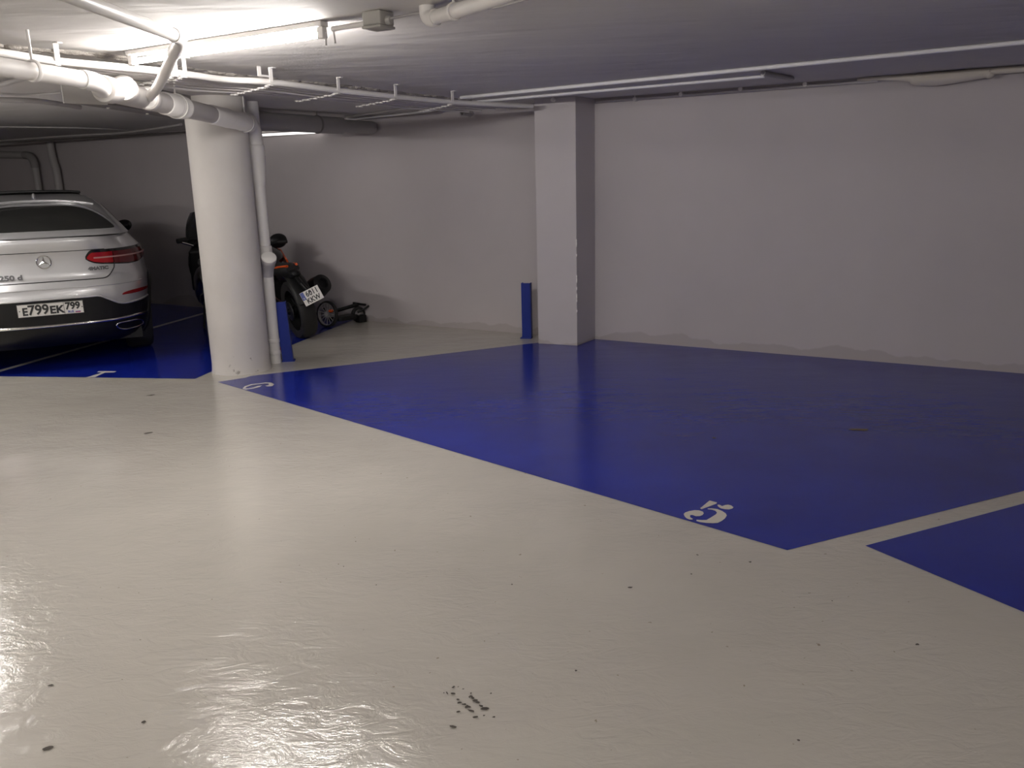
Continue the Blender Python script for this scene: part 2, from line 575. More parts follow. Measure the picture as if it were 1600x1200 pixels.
digit([[(1240, 210), (1256, 195), (1300, 181), (1350, 176), (1350, 182), (1305, 189), (1268, 201), (1258, 209), (1278, 210), (1318, 203), (1345, 193), (1376, 189), (1360, 201), (1310, 213), (1262, 219), (1244, 216)],
       [(1350, 176), (1400, 169), (1436, 170), (1462, 181), (1446, 195), (1412, 198), (1396, 192), (1424, 185), (1420, 178), (1395, 177), (1350, 183)]],
      100, 560, 4.444, 'stencilled white number six')
digit([[(229, 98), (242, 90), (366, 91), (345, 100), (284, 101), (216, 132), (148, 134), (176, 128), (262, 101)]],
      100, 560, 4.444, 'stencilled white number seven')

# chips and scuffs in the floor paint
def blob(p, r, st=1.0, ang=0.0, n=9):
    out = []
    for k in range(n):
        a = 2 * pi * k / n
        q = r * random.uniform(0.55, 1.15)
        x, y = q * math.cos(a) * st, q * math.sin(a)
        out.append(Vector((p.x + x * math.cos(ang) - y * math.sin(ang), p.y + x * math.sin(ang) + y * math.cos(ang), 0.0032)))
    return out
mb = MB()
sc, ox, oy = 8.57, 660, 1020
for x, y, r, st in [(415, 470, .006, 1.4), (480, 465, .003, 1), (548, 495, .004, 1), (330, 550, .004, 2.2), (288, 548, .003, 1), (412, 557, .006, 1.8),
                    (475, 635, .005, 1), (495, 680, .005, 1.6), (645, 595, .007, 1.3), (672, 615, .006, 1.3), (705, 650, .008, 1.4), (740, 675, .006, 1.2),
                    (650, 552, .004, 1.4), (565, 700, .008, 1), (600, 735, .008, 1.3), (635, 735, .005, 1.4), (650, 785, .007, 1.7), (790, 720, .006, 1.2),
                    (845, 755, .008, 1.8), (483, 797, .006, 1), (705, 873, .006, 1.5), (418, 1000, .006, 2.4), (953, 873, .005, 1), (920, 555, .004, 1), (825, 850, .004, 1)]:
    q = blob(fl(ox + x / sc, oy + y / sc), r * 0.85, st * 1.35, random.uniform(0, 3))
    mb.add(q, [tuple(range(len(q)))])
o = obj('paint_scuff', mb, MAT['scuff'], floor)
tag(o, 'cluster of dark chips in the beige paint', kind='stuff')
mb = MB()
for x, y, r, st in [(235, 618, .02, 2.2), (232, 677, .016, 2.2), (225, 1129, .007, 1.2), (75, 1170, .009, 2), (985, 919, .008, 1.4), (1090, 868, .006, 1),
                    (1172, 879, .006, 1.2), (1433, 1008, .007, 1.3), (800, 914, .005, 1), (537, 886, .004, 1), (588, 915, .004, 1), (1080, 898, .005, 1),
                    (405, 812, .004, 1), (1248, 1158, .006, 1), (556, 847, .004, 1), (900, 1049, .005, 1), (1300, 940, .004, 1), (80, 1072, .006, 2)]:
    q = blob(fl(x, y), r, st, 0.4)
    mb.add(q, [tuple(range(len(q)))])
o = obj('paint_chip', mb, MAT['scuff'], floor)
tag(o, 'scattered small dark chips', kind='stuff')
mb = MB()
for x, y, r, st in [(1345, 672, .028, 2.6), (1116, 685, .014, 1.2)]:
    q = blob(fl(x, y), r, st, 0.0)
    mb.add(q, [tuple(range(len(q)))])
o = obj('worn_spot', mb, MAT['rust'], floor)
o['label'] = 'brown worn spots in the blue paint'

# rough mortar ridge left along the ceiling above the cable run
mb = MB()
rl = smoothline([fl(x, y, CEIL) for x, y in [(-40, 66), (60, 76), (190, 88), (300, 108), (420, 122), (560, 136), (640, 146), (745, 157)]], 14)
for i in range(len(rl) - 1):
    d = (rl[i + 1] - rl[i]).normalized()
    n_ = Vector((-d.y, d.x, 0))
    for sgn in (0, 1):
        c = rl[i] + n_ * random.uniform(-0.02, 0.05) + d * random.uniform(0, 0.05)
        mb.ellipsoid(c, (random.uniform(.04, .09), random.uniform(.012, .035), random.uniform(.006, .02)), Matrix.Rotation(math.atan2(d.y, d.x) + random.uniform(-.3, .3), 3, 'Z'), 9, 6)
obj('mortar_ridge', mb, MAT['crack'], ceil_o, smooth=60)

# ------------------------------------------------------------------ columns
cc = fl(333, 583).lerp(fl(425, 575), 0.5)
dirc = Vector((cc.x, cc.y, 0)).normalized()
perp = Vector((dirc.y, -dirc.x, 0))
RC = (fl(425, 578) - fl(333, 580)).dot(perp) / 2
front = fl(376, 586.5)
cc = Vector((fl(379, 586).x, fl(379, 586).y, 0)) + dirc * RC
mb = MB().lathe((cc.x, cc.y, 0), Z, [(RC * 1.03, 0), (RC * 1.012, 0.03), (RC, 0.07), (RC, 0.5), (RC * 1.0, 1.2), (RC * 1.0, CEIL)], 56)
tag(obj('round_column', mb, MAT['column'], None, smooth=40), 'thick round white column between bays six and seven', 'column')

q0, q1, q2 = fl(841, 537), fl(902, 540.5), fl(930, 530)
q3 = q0 + (q2 - q1)
ext = (q2 - q1).normalized() * 0.12
sq = [q0, q1, q2 + ext, q3 + ext]
t = thing('square_column', 'square grey column projecting from the long wall', 'column', (q0 + q1 + q2 + q3) / 4)
obj('shaft', MB().prism([p[:2] for p in sq], 0, CEIL), MAT['pillar'], t, bevel=0.006)
mb = MB()
sq_dist = q1
for y in (376, 381, 399, 432, 438, 451, 463, 470, 486):
    p = aty(898.3 + (y - 376) * 0.013, y, q1.y)
    mb.ellipsoid((q1.x, q1.y, p.z), (0.006, 0.006, random.uniform(.012, .035)), None, 8, 6)
o = obj('chipped_edge', mb, MAT['chip'], t, smooth=60)
o['label'] = 'white chips along the corner'

# ------------------------------------------------------------------ lamps
def lamp(A, B, label, mat='tube', group=None, housing=0.055, drop=0.0):
    A, B = Vector(A), Vector(B)
    d = (B - A).normalized()
    R = Matrix((d, Vector((-d.y, d.x, 0)), Z)).transposed()
    ln_ = (B - A).length
    c = (A + B) / 2
    t = thing('fluorescent_lamp', label, 'lamp', Vector((c.x, c.y, CEIL)), group)
    obj('housing', MB().box((c.x, c.y, CEIL - drop - 0.013), (ln_, housing, 0.026), R), MAT['pvc'], t, bevel=0.006)
    zt = CEIL - drop - 0.056
    obj('tube', MB().tube([Vector((A.x, A.y, zt)) + d * 0.035, Vector((B.x, B.y, zt)) - d * 0.035], 0.014, 12), MAT[mat], t, smooth=50)
    for p, s in ((A, 1), (B, -1)):
        e_ = MB().box((p.x + d.x * s * 0.02, p.y + d.y * s * 0.02, CEIL - drop - 0.05), (0.035, 0.034, 0.05), R)
        h_ = obj('lamp_holder', e_, MAT['pvc'], t, bevel=0.004)
    if drop:
        for k in (.2, .8):
            q = A.lerp(B, k)
            obj('drop_rod', MB().tube([(q.x, q.y, CEIL - drop - .01), (q.x, q.y, CEIL)], .006, 8), MAT['pvc'], t)
    return t
A1, B1 = fl(203, 92, CEIL - 0.04), fl(508, 47, CEIL - 0.04)
A1.z = B1.z = 0
lampt = lamp(A1, B1, 'lit fluorescent tube batten on the ceiling above the round column')
ld1 = (B1 - A1).normalized()
ln1 = Vector((-ld1.y, ld1.x, 0))
# the two spring pins hanging at the near end of that lamp
obj('spring_clip', MB().tube([Vector((B1.x, B1.y, CEIL - .05)), Vector((B1.x, B1.y, CEIL - .105))], .005, 8), MAT['chrome'], lampt)
obj('spring_clip', MB().tube([Vector((B1.x, B1.y, CEIL - .05)) + ld1 * .05, Vector((B1.x, B1.y, CEIL - .10)) + ld1 * .055], .005, 8), MAT['chrome'], lampt)
A2, B2 = fl(395, 211, 2.19), fl(505, 205, 2.19)
A2.z = B2.z = 0
A2b = B2 + (A2 - B2).normalized() * 1.2
lamp(A2b, B2, 'far fluorescent tube glowing behind the grey duct', 'tube_faint', drop=0.08)
# lamps of the same run just outside the view
lamp((-5.4, 7.0, 0), (-4.3, 6.3, 0), 'fluorescent tube batten over the left bays', 'tube_twin')
lamp((-6.3, 3.9, 0), (-5.2, 3.25, 0), 'fluorescent tube batten over the driveway left of the silver car', 'tube_twin')
lamp((-3.2, 0.6, 0), (-2.0, -0.1, 0), 'fluorescent tube batten over the driveway behind the viewer', 'tube_twin')
lamp((1.0, -0.6, 0), (2.2, -1.3, 0), 'fluorescent tube batten at the right behind the viewer', 'tube_weak')
lamp((-0.9, -2.4, 0), (0.3, -3.1, 0), 'fluorescent tube batten over the driveway a few steps behind the viewer', 'tube_twin')
lamp((-2.9, -4.6, 0), (-1.7, -5.3, 0), 'fluorescent tube batten far behind the viewer at the left', 'tube_twin')
lamp((0.2, -6.2, 0), (1.4, -6.9, 0), 'fluorescent tube batten far behind the viewer at the right', 'tube_twin')
lamp((-2.0, -9.0, 0), (-0.8, -9.7, 0), 'fluorescent tube batten farthest behind the viewer', 'tube_twin')

# ------------------------------------------------------------------ pipes and cables
def atwall(x, y, out=0.0):
    d = Vector(ray(x, y))
    o = Vector((0, 0, H))
    t = (wallA - wn * out - o).dot(wn) / d.dot(wn)
    return o + d * t

# main drain: horizontal run, collars, two capped branches, elbow, downpipe
dn = fl(431, 567)
D0 = fl(163, 139, 2.12)
D1 = aty(389, 193, dn.y - .20)
zE = D1.z
dd = (D1 - D0).normalized()
PR = 0.062
drain = thing('drain_pipe', 'white plastic drain pipe running under the ceiling and down beside the round column', 'pipe', (dn.x, dn.y, 0))
bend_a = D1
bend_b = Vector((dn.x, dn.y, aty(403, 226, dn.y).z))
bend_c = Vector((dn.x, dn.y, zE - .01))
obj('pipe_run', MB().tube([D0, bend_a], PR, 28), MAT['pvc_mid'], drain, smooth=50)
obj('elbow', MB().tube([bend_a - dd * .05] + arc(bend_c, bend_a, bend_b, 12) + [bend_b - Z * .03], PR * 1.08, 28), MAT['pvc'], drain, smooth=50)
obj('downpipe', MB().tube([bend_b, Vector((dn.x, dn.y, 0.0))], 0.05, 26), MAT['pvc'], drain, smooth=50)
zs = bend_b.z
obj('socket', MB().lathe((dn.x, dn.y, 0), Z, [(.051, zs - .36), (.066, zs - .26), (.072, zs - .10), (.076, zs - .09), (.076, zs - .01), (.066, zs)], 26), MAT['pvc'], drain, smooth=50)
for za in (0.10, 0.21):
    obj('collar', MB().lathe((dn.x, dn.y, za), Z, [(.05, -.02), (.0535, -.016), (.0535, .016), (.05, .02)], 26), MAT['pvc'], drain, smooth=50)
obj('collar', MB().lathe((dn.x, dn.y, 1.02), Z, [(.05, -.055), (.058, -.05), (.058, .05), (.05, .055)], 26), MAT['pvc'], drain, smooth=50)
def along(px):
    # parameter of the run that shows at photo column px
    lo, hi = 0.0, (D1 - D0).length
    for _ in range(40):
        mid = (lo + hi) / 2
        p = np.array(D0 + dd * mid) - np.array([0, 0, H])
        x = 800 + F * (p @ rgt) / (p @ fwd)
        lo, hi = (mid, hi) if x < px else (lo, mid)
    return lo
for xa, xb in ((256, 271), (271, 286), (329, 355), (356, 378), (379, 388.5)):
    a, b = along(xa), along(xb)
    mb = MB().lathe(D0, dd, [(PR, a), (PR + .008, a + .008), (PR + .008, b - .02), (PR + .012, b - .015), (PR + .012, b - .002), (PR, b)], 28)
    obj('sleeve', mb, MAT['pvc'], drain, smooth=50)
def toward(px, py, M0, dist, name):
    """capped branch that leaves the run at M0 and ends at the point seen at px,py, dist nearer"""
    C = aty(px, py, M0.y - dist)
    ax = (C - M0).normalized()
    ln_ = (C - M0).length
    mb = MB().lathe(M0, ax, [(PR * .96, 0), (PR * .96, ln_ - .075), (PR + .007, ln_ - .07), (PR + .007, ln_ - .006), (PR + .002, ln_)], 30)
    o = obj(name, mb, MAT['pvc_mid'], drain, smooth=40)
    return C, ax, o
Ma = D0 + dd * along(203)
Ca, axa, oa = toward(193, 137, Ma, 0.19, 'branch')
cap = obj('cap', MB().lathe(Ca, axa, [(PR * .90, -.004), (PR * .90, .004), (PR * .84, .006)], 30), MAT['pvc_cap'], oa, world=True, smooth=40)
Mb = D0 + dd * along(238)
Cb, axb, ob = toward(230, 153, Mb, 0.18, 'branch')
obj('cap', MB().lathe(Cb, axb, [(PR * .90, -.004), (PR * .90, .003), (PR * .84, .004)], 30), MAT['pvc_cap'], ob, smooth=40)
Mc = Vector((dn.x, dn.y, 0))
Mc.z = aty(415, 430, dn.y).z
Cc = aty(420, 402, dn.y - 0.15)
axc = (Cc - Mc).normalized()
lc = (Cc - Mc).length
oc = obj('branch', MB().lathe(Mc, axc, [(.05, 0), (.05, lc - .13), (.056, lc - .12), (.062, lc - .05), (.066, lc - .045), (.066, lc)], 28), MAT['pvc'], drain, smooth=40)
obj('cap', MB().lathe(Cc, axc, [(.06, -.004), (.06, .004), (.055, .006)], 28), MAT['pvc_cap'], oc, smooth=40)
def hanger(P, r, dirv, root, mat='pvc'):
    mb = MB().tube([P + Z * (r + .0), Vector((P.x, P.y, CEIL))], .007, 8)
    mb.torus(P, r + .004, .006, dirv, 28, 6, 2.0)
    obj('hanger', mb, MAT[mat], root, smooth=50)
hanger(D0 + dd * along(276), PR + .010, dd, drain)
hanger(D0 + dd * along(383), PR + .010, dd, drain)
# reducer at the end of the run, fed by the left waste pipe
R0 = D0
obj('end_cap', MB().lathe(D0, -dd, [(PR + .008, -.07), (PR + .008, .0), (PR + .004, .012), (.05, .016)], 30), MAT['pvc_mid'], drain, smooth=40)

# vertical stack behind the elbow up to the ceiling
vs = aty(394, 175, dn.y + 0.16)
tag(obj('vent_stack', MB().tube([Vector((vs.x, vs.y, zE - 0.02)), Vector((vs.x, vs.y, CEIL))], .058, 24), MAT['pvc'], None, smooth=50),
    'short grey upright pipe rising to the ceiling behind the drain elbow', 'pipe')

# left waste pipe entering the end of the drain
wl = thing('waste_pipe', 'white waste pipe entering the left end of the large drain', 'pipe', D0)
Wa = fl(-90, 90, 2.15)
Wb = fl(132, 124.5, 2.135)
e1 = D0 - dd * .02
obj('pipe_run', MB().tube([Wa, Wb], .042, 24), MAT['pvc'], wl, smooth=50)
cpt = Wb + (Wb - Wa).normalized() * .11
obj('elbow', MB().tube([Wb - (Wb - Wa).normalized() * .02] + arc(cpt, Wb, e1 - dd * .03, 10) + [e1], .047, 24), MAT['pvc'], wl, smooth=50)
hp = Wa.lerp(Wb, 0.66)
pw = fl(52, 111, 2.141)
hanger(pw, .042, (Wb - Wa).normalized(), wl)

# slim waste pipe dropping into the second branch
sl = thing('waste_pipe', 'slim white pipe crossing the lamp and dropping into the drain branch', 'pipe', Cb)
Sa, Sb = fl(90, -14, 2.27), fl(277, 57, 2.26)
Sd = (Sb - Sa).normalized()
Sc = Sb + Sd * .05
Se = Cb - axb * .03
obj('pipe_run', MB().tube([Sa, Sb], .028, 20), MAT['pvc'], sl, smooth=50)
obj('elbow', MB().tube([Sb - Sd * .04] + arc(Sc, Sb, Sc.lerp(Se, .13), 8) + [Sc.lerp(Se, .2)], .0325, 20), MAT['pvc'], sl, smooth=50)
obj('drop', MB().tube(smoothline([Sc.lerp(Se, .15), Sc.lerp(Se, .7) + Vector((0.01, 0, -.01)), Se], 6), .0265, 20), MAT['pvc'], sl, smooth=50)

# pipe with an elbow at the top edge of the view
tp = thing('waste_pipe', 'pale pipe with an elbow into the ceiling right of the junction box', 'pipe', fl(668, 25, CEIL))
Ta, Tb, Tc = fl(664, 10, CEIL), fl(668, 31, 2.265), fl(815, -16, 2.265)
Tu = (Tc - Tb).normalized()
obj('elbow', MB().tube([Vector((Tb.x, Tb.y, CEIL))] + arc(Vector((Tb.x, Tb.y, 2.265)), Vector((Tb.x, Tb.y, 2.30)), Tb + Tu * .05, 8) + [Tb + Tu * .07], .034, 22), MAT['pvc'], tp, smooth=50)
obj('pipe_run', MB().tube([Tb + Tu * .04, Tc + Tu * .6], .029, 22), MAT['pvc'], tp, smooth=50)
cl = fl(711, 18, 2.265)
mb = MB().torus(Tb + Tu * (cl - Tb).dot(Tu), .032, .005, Tu, 24, 6, 2.0)
ce = Tb + Tu * (cl - Tb).dot(Tu)
mb.tube([ce + Z * .03, Vector((ce.x, ce.y, CEIL))], .006, 8)
obj('clamp', mb, MAT['pvc'], tp, smooth=50)

# junction box, its conduit and cable
jb = thing('junction_box', 'square grey junction box on the ceiling beside the lit lamp', 'junction box', fl(591, 33, CEIL))
jc = fl(591, 34, CEIL - .04)
Rj = Matrix((ld1, ln1, Z)).transposed()
obj('box', MB().box((jc.x, jc.y, CEIL - .03), (.10, .10, .06), Rj), MAT['jbox'], jb, bevel=.008)
obj('lid', MB().box((jc.x, jc.y, CEIL - .065), (.104, .104, .012), Rj), MAT['jbox'], jb, bevel=.004)
for s in (-1, 1):
    g_ = jc + ld1 * s * .05
    obj('gland', MB().lathe((g_.x, g_.y, CEIL - .04), ld1 * s, [(.02, 0), (.02, .012), (.014, .02)], 14), MAT['jbox'], jb, smooth=40)
jA = jc - ld1 * .06
tag(obj('conduit', MB().tube([Vector((B1.x, B1.y, CEIL - .04)) + ld1 * .045, Vector((jA.x, jA.y, CEIL - .04))], .012, 12), MAT['pvc'], None, smooth=50),
    'short conduit joining the lit lamp to the junction box', 'conduit')
jB = jc + ld1 * .065
tag(obj('cable', MB().tube(smoothline([Vector((jB.x, jB.y, CEIL - .035)), fl(650, 21, CEIL - .008), fl(700, 14, CEIL - .008), fl(768, 12, CEIL - .01), fl(810, 2, CEIL - .008), fl(900, -22, CEIL - .008)], 6), .006, 8), MAT['pvc_grey'], None, smooth=50),
    'thin grey cable leaving the junction box behind the elbow pipe', 'cable')

# cable run: thick conduit held by hooks, thinner cables on the perforated straps behind it
CZ = 2.235
cp = [fl(x, y, CZ) for x, y in [(-70, 74), (0, 82), (85, 95), (180, 104), (270, 113), (350, 124), (420, 128), (525, 141), (600, 149), (690, 158), (770, 163), (832, 166)]]
crun = smoothline(cp, 6)
tag(obj('cable_conduit', MB().tube(crun, .019, 14), MAT['pvc'], None, smooth=50), 'thick white conduit curving along the ceiling in front of the thin cables', 'conduit')
def side(i):
    d = crun[min(i + 1, len(crun) - 1)] - crun[max(i - 1, 0)]
    n_ = Vector((-d.y, d.x, 0)).normalized()
    return n_ if n_.x < 0 else -n_
GC = 'thin cables on the perforated straps'
names = ['first thin cable behind the thick white conduit', 'second thin cable behind the thick white conduit', 'third thin cable behind the thick white conduit',
         'fourth thin cable behind the thick white conduit', 'thin cable farthest behind the thick white conduit']
for k in range(5):
    off = .05 + .066 * k
    pts = [crun[i] + side(i) * (off + .008 * math.sin(i * .35 + k * 1.7)) + Z * (-.012 - .005 * k + .006 * math.sin(i * .22 + k)) for i in range(len(crun) - 2 - k)]
    tag(obj('cable', MB().tube(pts, [.008, .006, .009, .006, .008][k], 9), MAT['cable'], None, smooth=50), names[k], 'cable', GC)
def cidx(px):
    best = None
    for i, p in enumerate(crun):
        q = np.array(p) - np.array([0, 0, H])
        x = 800 + F * (q @ rgt) / (q @ fwd)
        if best is None or abs(x - px) < best[0]:
            best = (abs(x - px), i)
    return best[1]
hooks = [(85, 'above the left waste pipe'), (274, 'just behind the slim dropping pipe'), (291, 'second, close behind the slim dropping pipe'), (422, 'above the drain elbow'),
         (523, 'midway between drain elbow and duct end'), (620, 'below the elbow pipe at the top'), (700, 'nearest the square column')]
for px, txt in hooks:
    i = cidx(px)
    p = crun[i]
    sd_ = side(i)
    d = (crun[min(i + 1, len(crun) - 1)] - crun[max(i - 1, 0)]).normalized()
    t = thing('cable_bracket', 'white hook and perforated strap carrying the cables, ' + txt, 'bracket', Vector((p.x, p.y, CEIL)), 'cable brackets on the ceiling')
    R = Matrix((d, sd_, Z)).transposed()
    mb = MB().box(p + Z * ((CEIL - CZ) / 2 + .012) - sd_ * .024, (.03, .006, CEIL - CZ + .03), R)
    mb.box(Vector((p.x, p.y, CEIL - .004)) - sd_ * .04, (.03, .04, .006), R)
    mb.box(p - Z * .022, (.03, .05, .006), R)
    if px == 422:
        q = p - d * .09
        mb.box(Vector((q.x, q.y, CEIL - .03)) - sd_ * .024, (.03, .006, .06), R)
        mb.box(Vector((p.x, p.y, CEIL - .055)) - sd_ * .024 - d * .045, (.10, .005, .012), R)
    obj('hook', mb, MAT['pvc'], t, bevel=.002)
    mb = MB()
    for j in range(11):
        c = p + sd_ * (.02 + .034 * j) - Z * (.026 + .0025 * j + .004 * (j % 2))
        mb.box(c, (.018, .021, .010), R)
        mb.box(c + sd_ * .017 + Z * .002, (.007, .014, .004), R)
    obj('strap', mb, MAT['pvc'], t)

# ventilation duct behind the drain
E0, E1 = fl(100, 160, 2.15), fl(166, 163, 2.15)
gdir = (fl(396, 203, 2.15) - E0)
gdir.z = 0
gl = gdir.length + .2
gdir.normalize()
du = thing('ventilation_duct', 'flat grey sheet metal duct behind the white drain pipe', 'duct', Vector((E0.x, E0.y, CEIL)))
poly = [E0, E1, E1 + gdir * gl, E0 + gdir * gl]
obj('casing', MB().prism([p[:2] for p in poly], 2.15, CEIL), MAT['duct'], du)
en = (E1 - E0)
nrm = Vector((en.y, -en.x, 0)).normalized()
obj('end_plate', MB().extrude([E0 - en * .02 - Z * .005, E1 + en * .02 - Z * .005, Vector((E1.x, E1.y, CEIL)) + en * .02, Vector((E0.x, E0.y, CEIL)) - en * .02], nrm * .012), MAT['duct_end'], du)
for k in range(5):
    c = E0.lerp(E1, .35) + gdir * (.35 + k * .55)
    obj('rivet', MB().ellipsoid((c.x, c.y, 2.147), (.012, .012, .006), None, 10, 6), MAT['chip'], du, smooth=60)
G0, G1 = fl(386, 188, 2.20), fl(582, 199.5, 2.19)
gt = thing('duct_pipe', 'round grey duct ending under the ceiling right of the round column', 'duct', G1)
gg = (G1 - G0).normalized()
gL = (G1 - G0).length
mbg = MB().lathe(G0, gg, [(.085, .02), (.085, gL * .72), (.068, gL * .74), (.068, gL), (.058, gL), (.055, gL - .1)], 28)
obj('pipe_run', mbg, MAT['duct_round'], gt, smooth=40)
ch = G0 + gg * gL * .52
mb = MB().torus(ch, .086, .007, gg, 28, 6, 2.0)
mb.tube([ch + Z * .08, Vector((ch.x, ch.y, CEIL))], .006, 8)
obj('hanger', mb, MAT['duct'], gt, smooth=50)

# thin conduits at the ceiling beyond the column
tag(obj('conduit', MB().tube([fl(543, 187, CEIL - .02), fl(672, 173, CEIL - .02), fl(678, 171, CEIL - .02)], .014, 10), MAT['conduit'], None, smooth=50),
    'pale straight conduit on the ceiling above the duct end', 'conduit', 'conduits near the duct end')
tag(obj('conduit', MB().tube([fl(540, 183, CEIL - .012), fl(660, 165.5, CEIL - .012), fl(740, 160, CEIL - .012)], .009, 10), MAT['pvc_grey'], None, smooth=50),
    'thin grey conduit just before the pale one above the duct end', 'conduit', 'conduits near the duct end')
st = fl(722, 177, 2.24)
st2 = fl(752, 180, 2.24)
so = thing('pipe_stub', 'small open pipe stub under the ceiling left of the square column', 'pipe', Vector((st.x, st.y, CEIL)))
sdv = (st2 - st).normalized()
obj('stub', MB().lathe(st, sdv, [(.016, .06), (.017, 0), (.026, 0), (.026, .15), (.034, .15), (.034, .17), (.02, .17)], 20), MAT['pvc_grey'], so, smooth=40)
bk = st + sdv * .08
obj('hanger', MB().tube([bk + Z * .02, Vector((bk.x, bk.y, CEIL))], .008, 8), MAT['pvc_grey'], so)

# long conduits over the blue bays
ra, rb = fl(720, 152.5, CEIL - .016), fl(1600, 66, CEIL - .016)
rd = (rb - ra).normalized()
tag(obj('conduit', MB().tube([ra, rb + rd * 1.2], .0145, 12), MAT['conduit'], None, smooth=50), 'long straight white conduit along the ceiling in front of the grey wall', 'conduit', 'conduits over the blue bay')
tag(obj('conduit', MB().tube([fl(738, 159, CEIL - .036), fl(960, 139.5, CEIL - .036), fl(1195, 119, CEIL - .036)], .0135, 12), MAT['conduit'], None, smooth=50),
    'thinner white conduit between the long conduit and the wall', 'conduit', 'conduits over the blue bay')
tag(obj('conduit', MB().tube([fl(1192, 114, CEIL - .02), fl(1205, 117, CEIL - .02), fl(1238, 123, CEIL - .02)], .018, 12), MAT['pvc_grey'], None, smooth=50),
    'short grey pipe slanting to the wall at the end of the thinner conduit', 'conduit', 'conduits over the blue bay')
def clampz(p):
    return Vector((p.x, p.y, min(p.z, CEIL - .034)))
tag(obj('cable', MB().tube(smoothline([clampz(atwall(x, y, .03)) for x, y in [(932, 152.5), (965, 153), (1000, 151.5), (1062, 146), (1157, 136), (1258, 128), (1330, 121), (1372, 118)]], 6), .012, 8), MAT['cable'], None, smooth=50),
    'grey cable sagging along the top of the grey wall', 'cable')
bp = [(1340, 119, .012), (1376, 116.8, .016), (1420, 114, .028), (1432, 113.5, .044), (1462, 110.5, .052), (1500, 107, .046), (1540, 101.5, .036), (1548, 100.8, .040), (1556, 100, .026), (1600, 95.5, .026), (1660, 89, .026)]
P_ = [atwall(x, y, .07) for x, y, r in bp]
bz = [Vector((p.x, p.y, min(p.z, CEIL - r - .004))) for p, (x, y, r) in zip(P_, bp)]
pts = smoothline(bz, 5)
rad = []
for i in range(len(bp) - 1):
    for k in range(5):
        rad.append(bp[i][2] + (bp[i + 1][2] - bp[i][2]) * k / 5)
rad.append(bp[-1][2])
tag(obj('wrapped_pipe', MB().tube(pts, rad, 14), MAT['foam'], None, smooth=60), 'cream wrapped pipe bulging along the top of the wall at right', 'pipe')
tx = ['on the square column front', 'nearest right of the square column', 'second right of the square column', 'midway along the wall top', 'before the wrapped pipe', 'at the start of the wrapped pipe']
for (x, y), s_ in zip([(864, 156), (992, 155), (1064, 147.5), (1157, 139), (1258, 131.5), (1370, 121.5)], tx):
    if x < 900:
        p = aty(x, y, 0.5 * (q0.y + q1.y) - .02)
        d_ = Vector((q1.x - q0.x, q1.y - q0.y, 0))
        n2 = Vector((-d_.y, d_.x, 0)).normalized()
        base = p + n2 * .05
    else:
        p = atwall(x, y, .035)
        n2 = wn
        base = p + wn * .035
    mb = MB().tube([base, p - n2 * .012], .019, 10)
    mb.tube([p, p + Z * .04], .006, 8)
    tag(obj('cable_clip', mb, MAT['chip'], None, smooth=50), 'small white cable clip ' + s_, 'clip', 'white clips along the wall top')

# pipes over the silver car
for pts_, r_, lab in [
    ([(0, 220), (70, 215), (131, 211), (187, 208), (240, 201.5), (283, 194.5)], .013, 'topmost of the three grey conduits above the silver car'),
    ([(-60, 229.5), (0, 225), (112, 217.5), (289, 207), (330, 204)], .014, 'middle one of the three grey conduits above the silver car'),
    ([(-60, 235), (0, 230.5), (131, 220), (289, 212), (330, 210)], .016, 'lowest of the three grey conduits above the silver car')]:
    tag(obj('conduit', MB().tube(smoothline([fl(x, y, CEIL - .03) for x, y in pts_], 5), r_, 10), MAT['pvc_grey'], None, smooth=50), lab, 'conduit', 'conduits above the silver car')
tag(obj('cable', MB().tube(smoothline([fl(x, y, CEIL - .012) for x, y in [(-60, 196), (0, 198), (131, 200), (200, 203.5)]], 5), .009, 8), MAT['pvc_grey'], None, smooth=50),
    'single thin cable across the ceiling over the silver car', 'cable')
for pts_, r_, z_, lab in [
    ([(-30, 136), (4, 132), (35, 123), (64, 118)], .016, 2.29, 'grey pipe slanting under the left waste pipe'),
    ([(-40, 150), (0, 147), (40, 148), (96, 145)], .008, 2.30, 'dark thin cable left of the duct end'),
    ([(-40, 155), (0, 156), (60, 158), (125, 167.5)], .020, 2.27, 'grey pipe passing under the duct end at left')]:
    tag(obj('ceiling_pipe', MB().tube(smoothline([fl(x, y, z_) for x, y in pts_], 5), r_, 10), MAT['pvc_grey'], None, smooth=50), lab, 'pipe', 'grey pipes at the far left ceiling')
wp = thing('wall_pipe', 'grey pipe turning down the wall behind the silver car roof', 'pipe', atwall(66, 290, .1))
h0, h1 = atwall(-60, 240, .12), atwall(40, 242.5, .12)
v0, v1 = atwall(61, 262, .12), atwall(61, 300, .12)
v0.x, v0.y = v1.x, v1.y
v2 = Vector((v1.x, v1.y, 0))
obj('pipe_run', MB().tube([h0, h1], .05, 18), MAT['pvc_grey'], wp, smooth=50)
obj('elbow', MB().tube([h1 - (h1 - h0).normalized() * .03] + arc(Vector((v1.x, v1.y, h1.z)), h1, v0, 8), .056, 18), MAT['pvc_dark'], wp, smooth=50)
obj('downpipe', MB().tube([v0, v2], .05, 18), MAT['pvc_grey'], wp, smooth=50)
k0 = [atwall(x, y, .10) for x, y in [(78, 228), (81, 242), (84, 254), (88, 266), (90, 278)]]
k1 = Vector((k0[-1].x, k0[-1].y, 0))
k0[0].z = min(CEIL, k0[0].z + .08)
tag(obj('wall_pipe', MB().tube(smoothline(k0, 5) + [k1], .055, 18), MAT['pvc_grey'], None, smooth=50), 'grey pipe with an offset bend on the wall right of the other wall pipe', 'pipe')

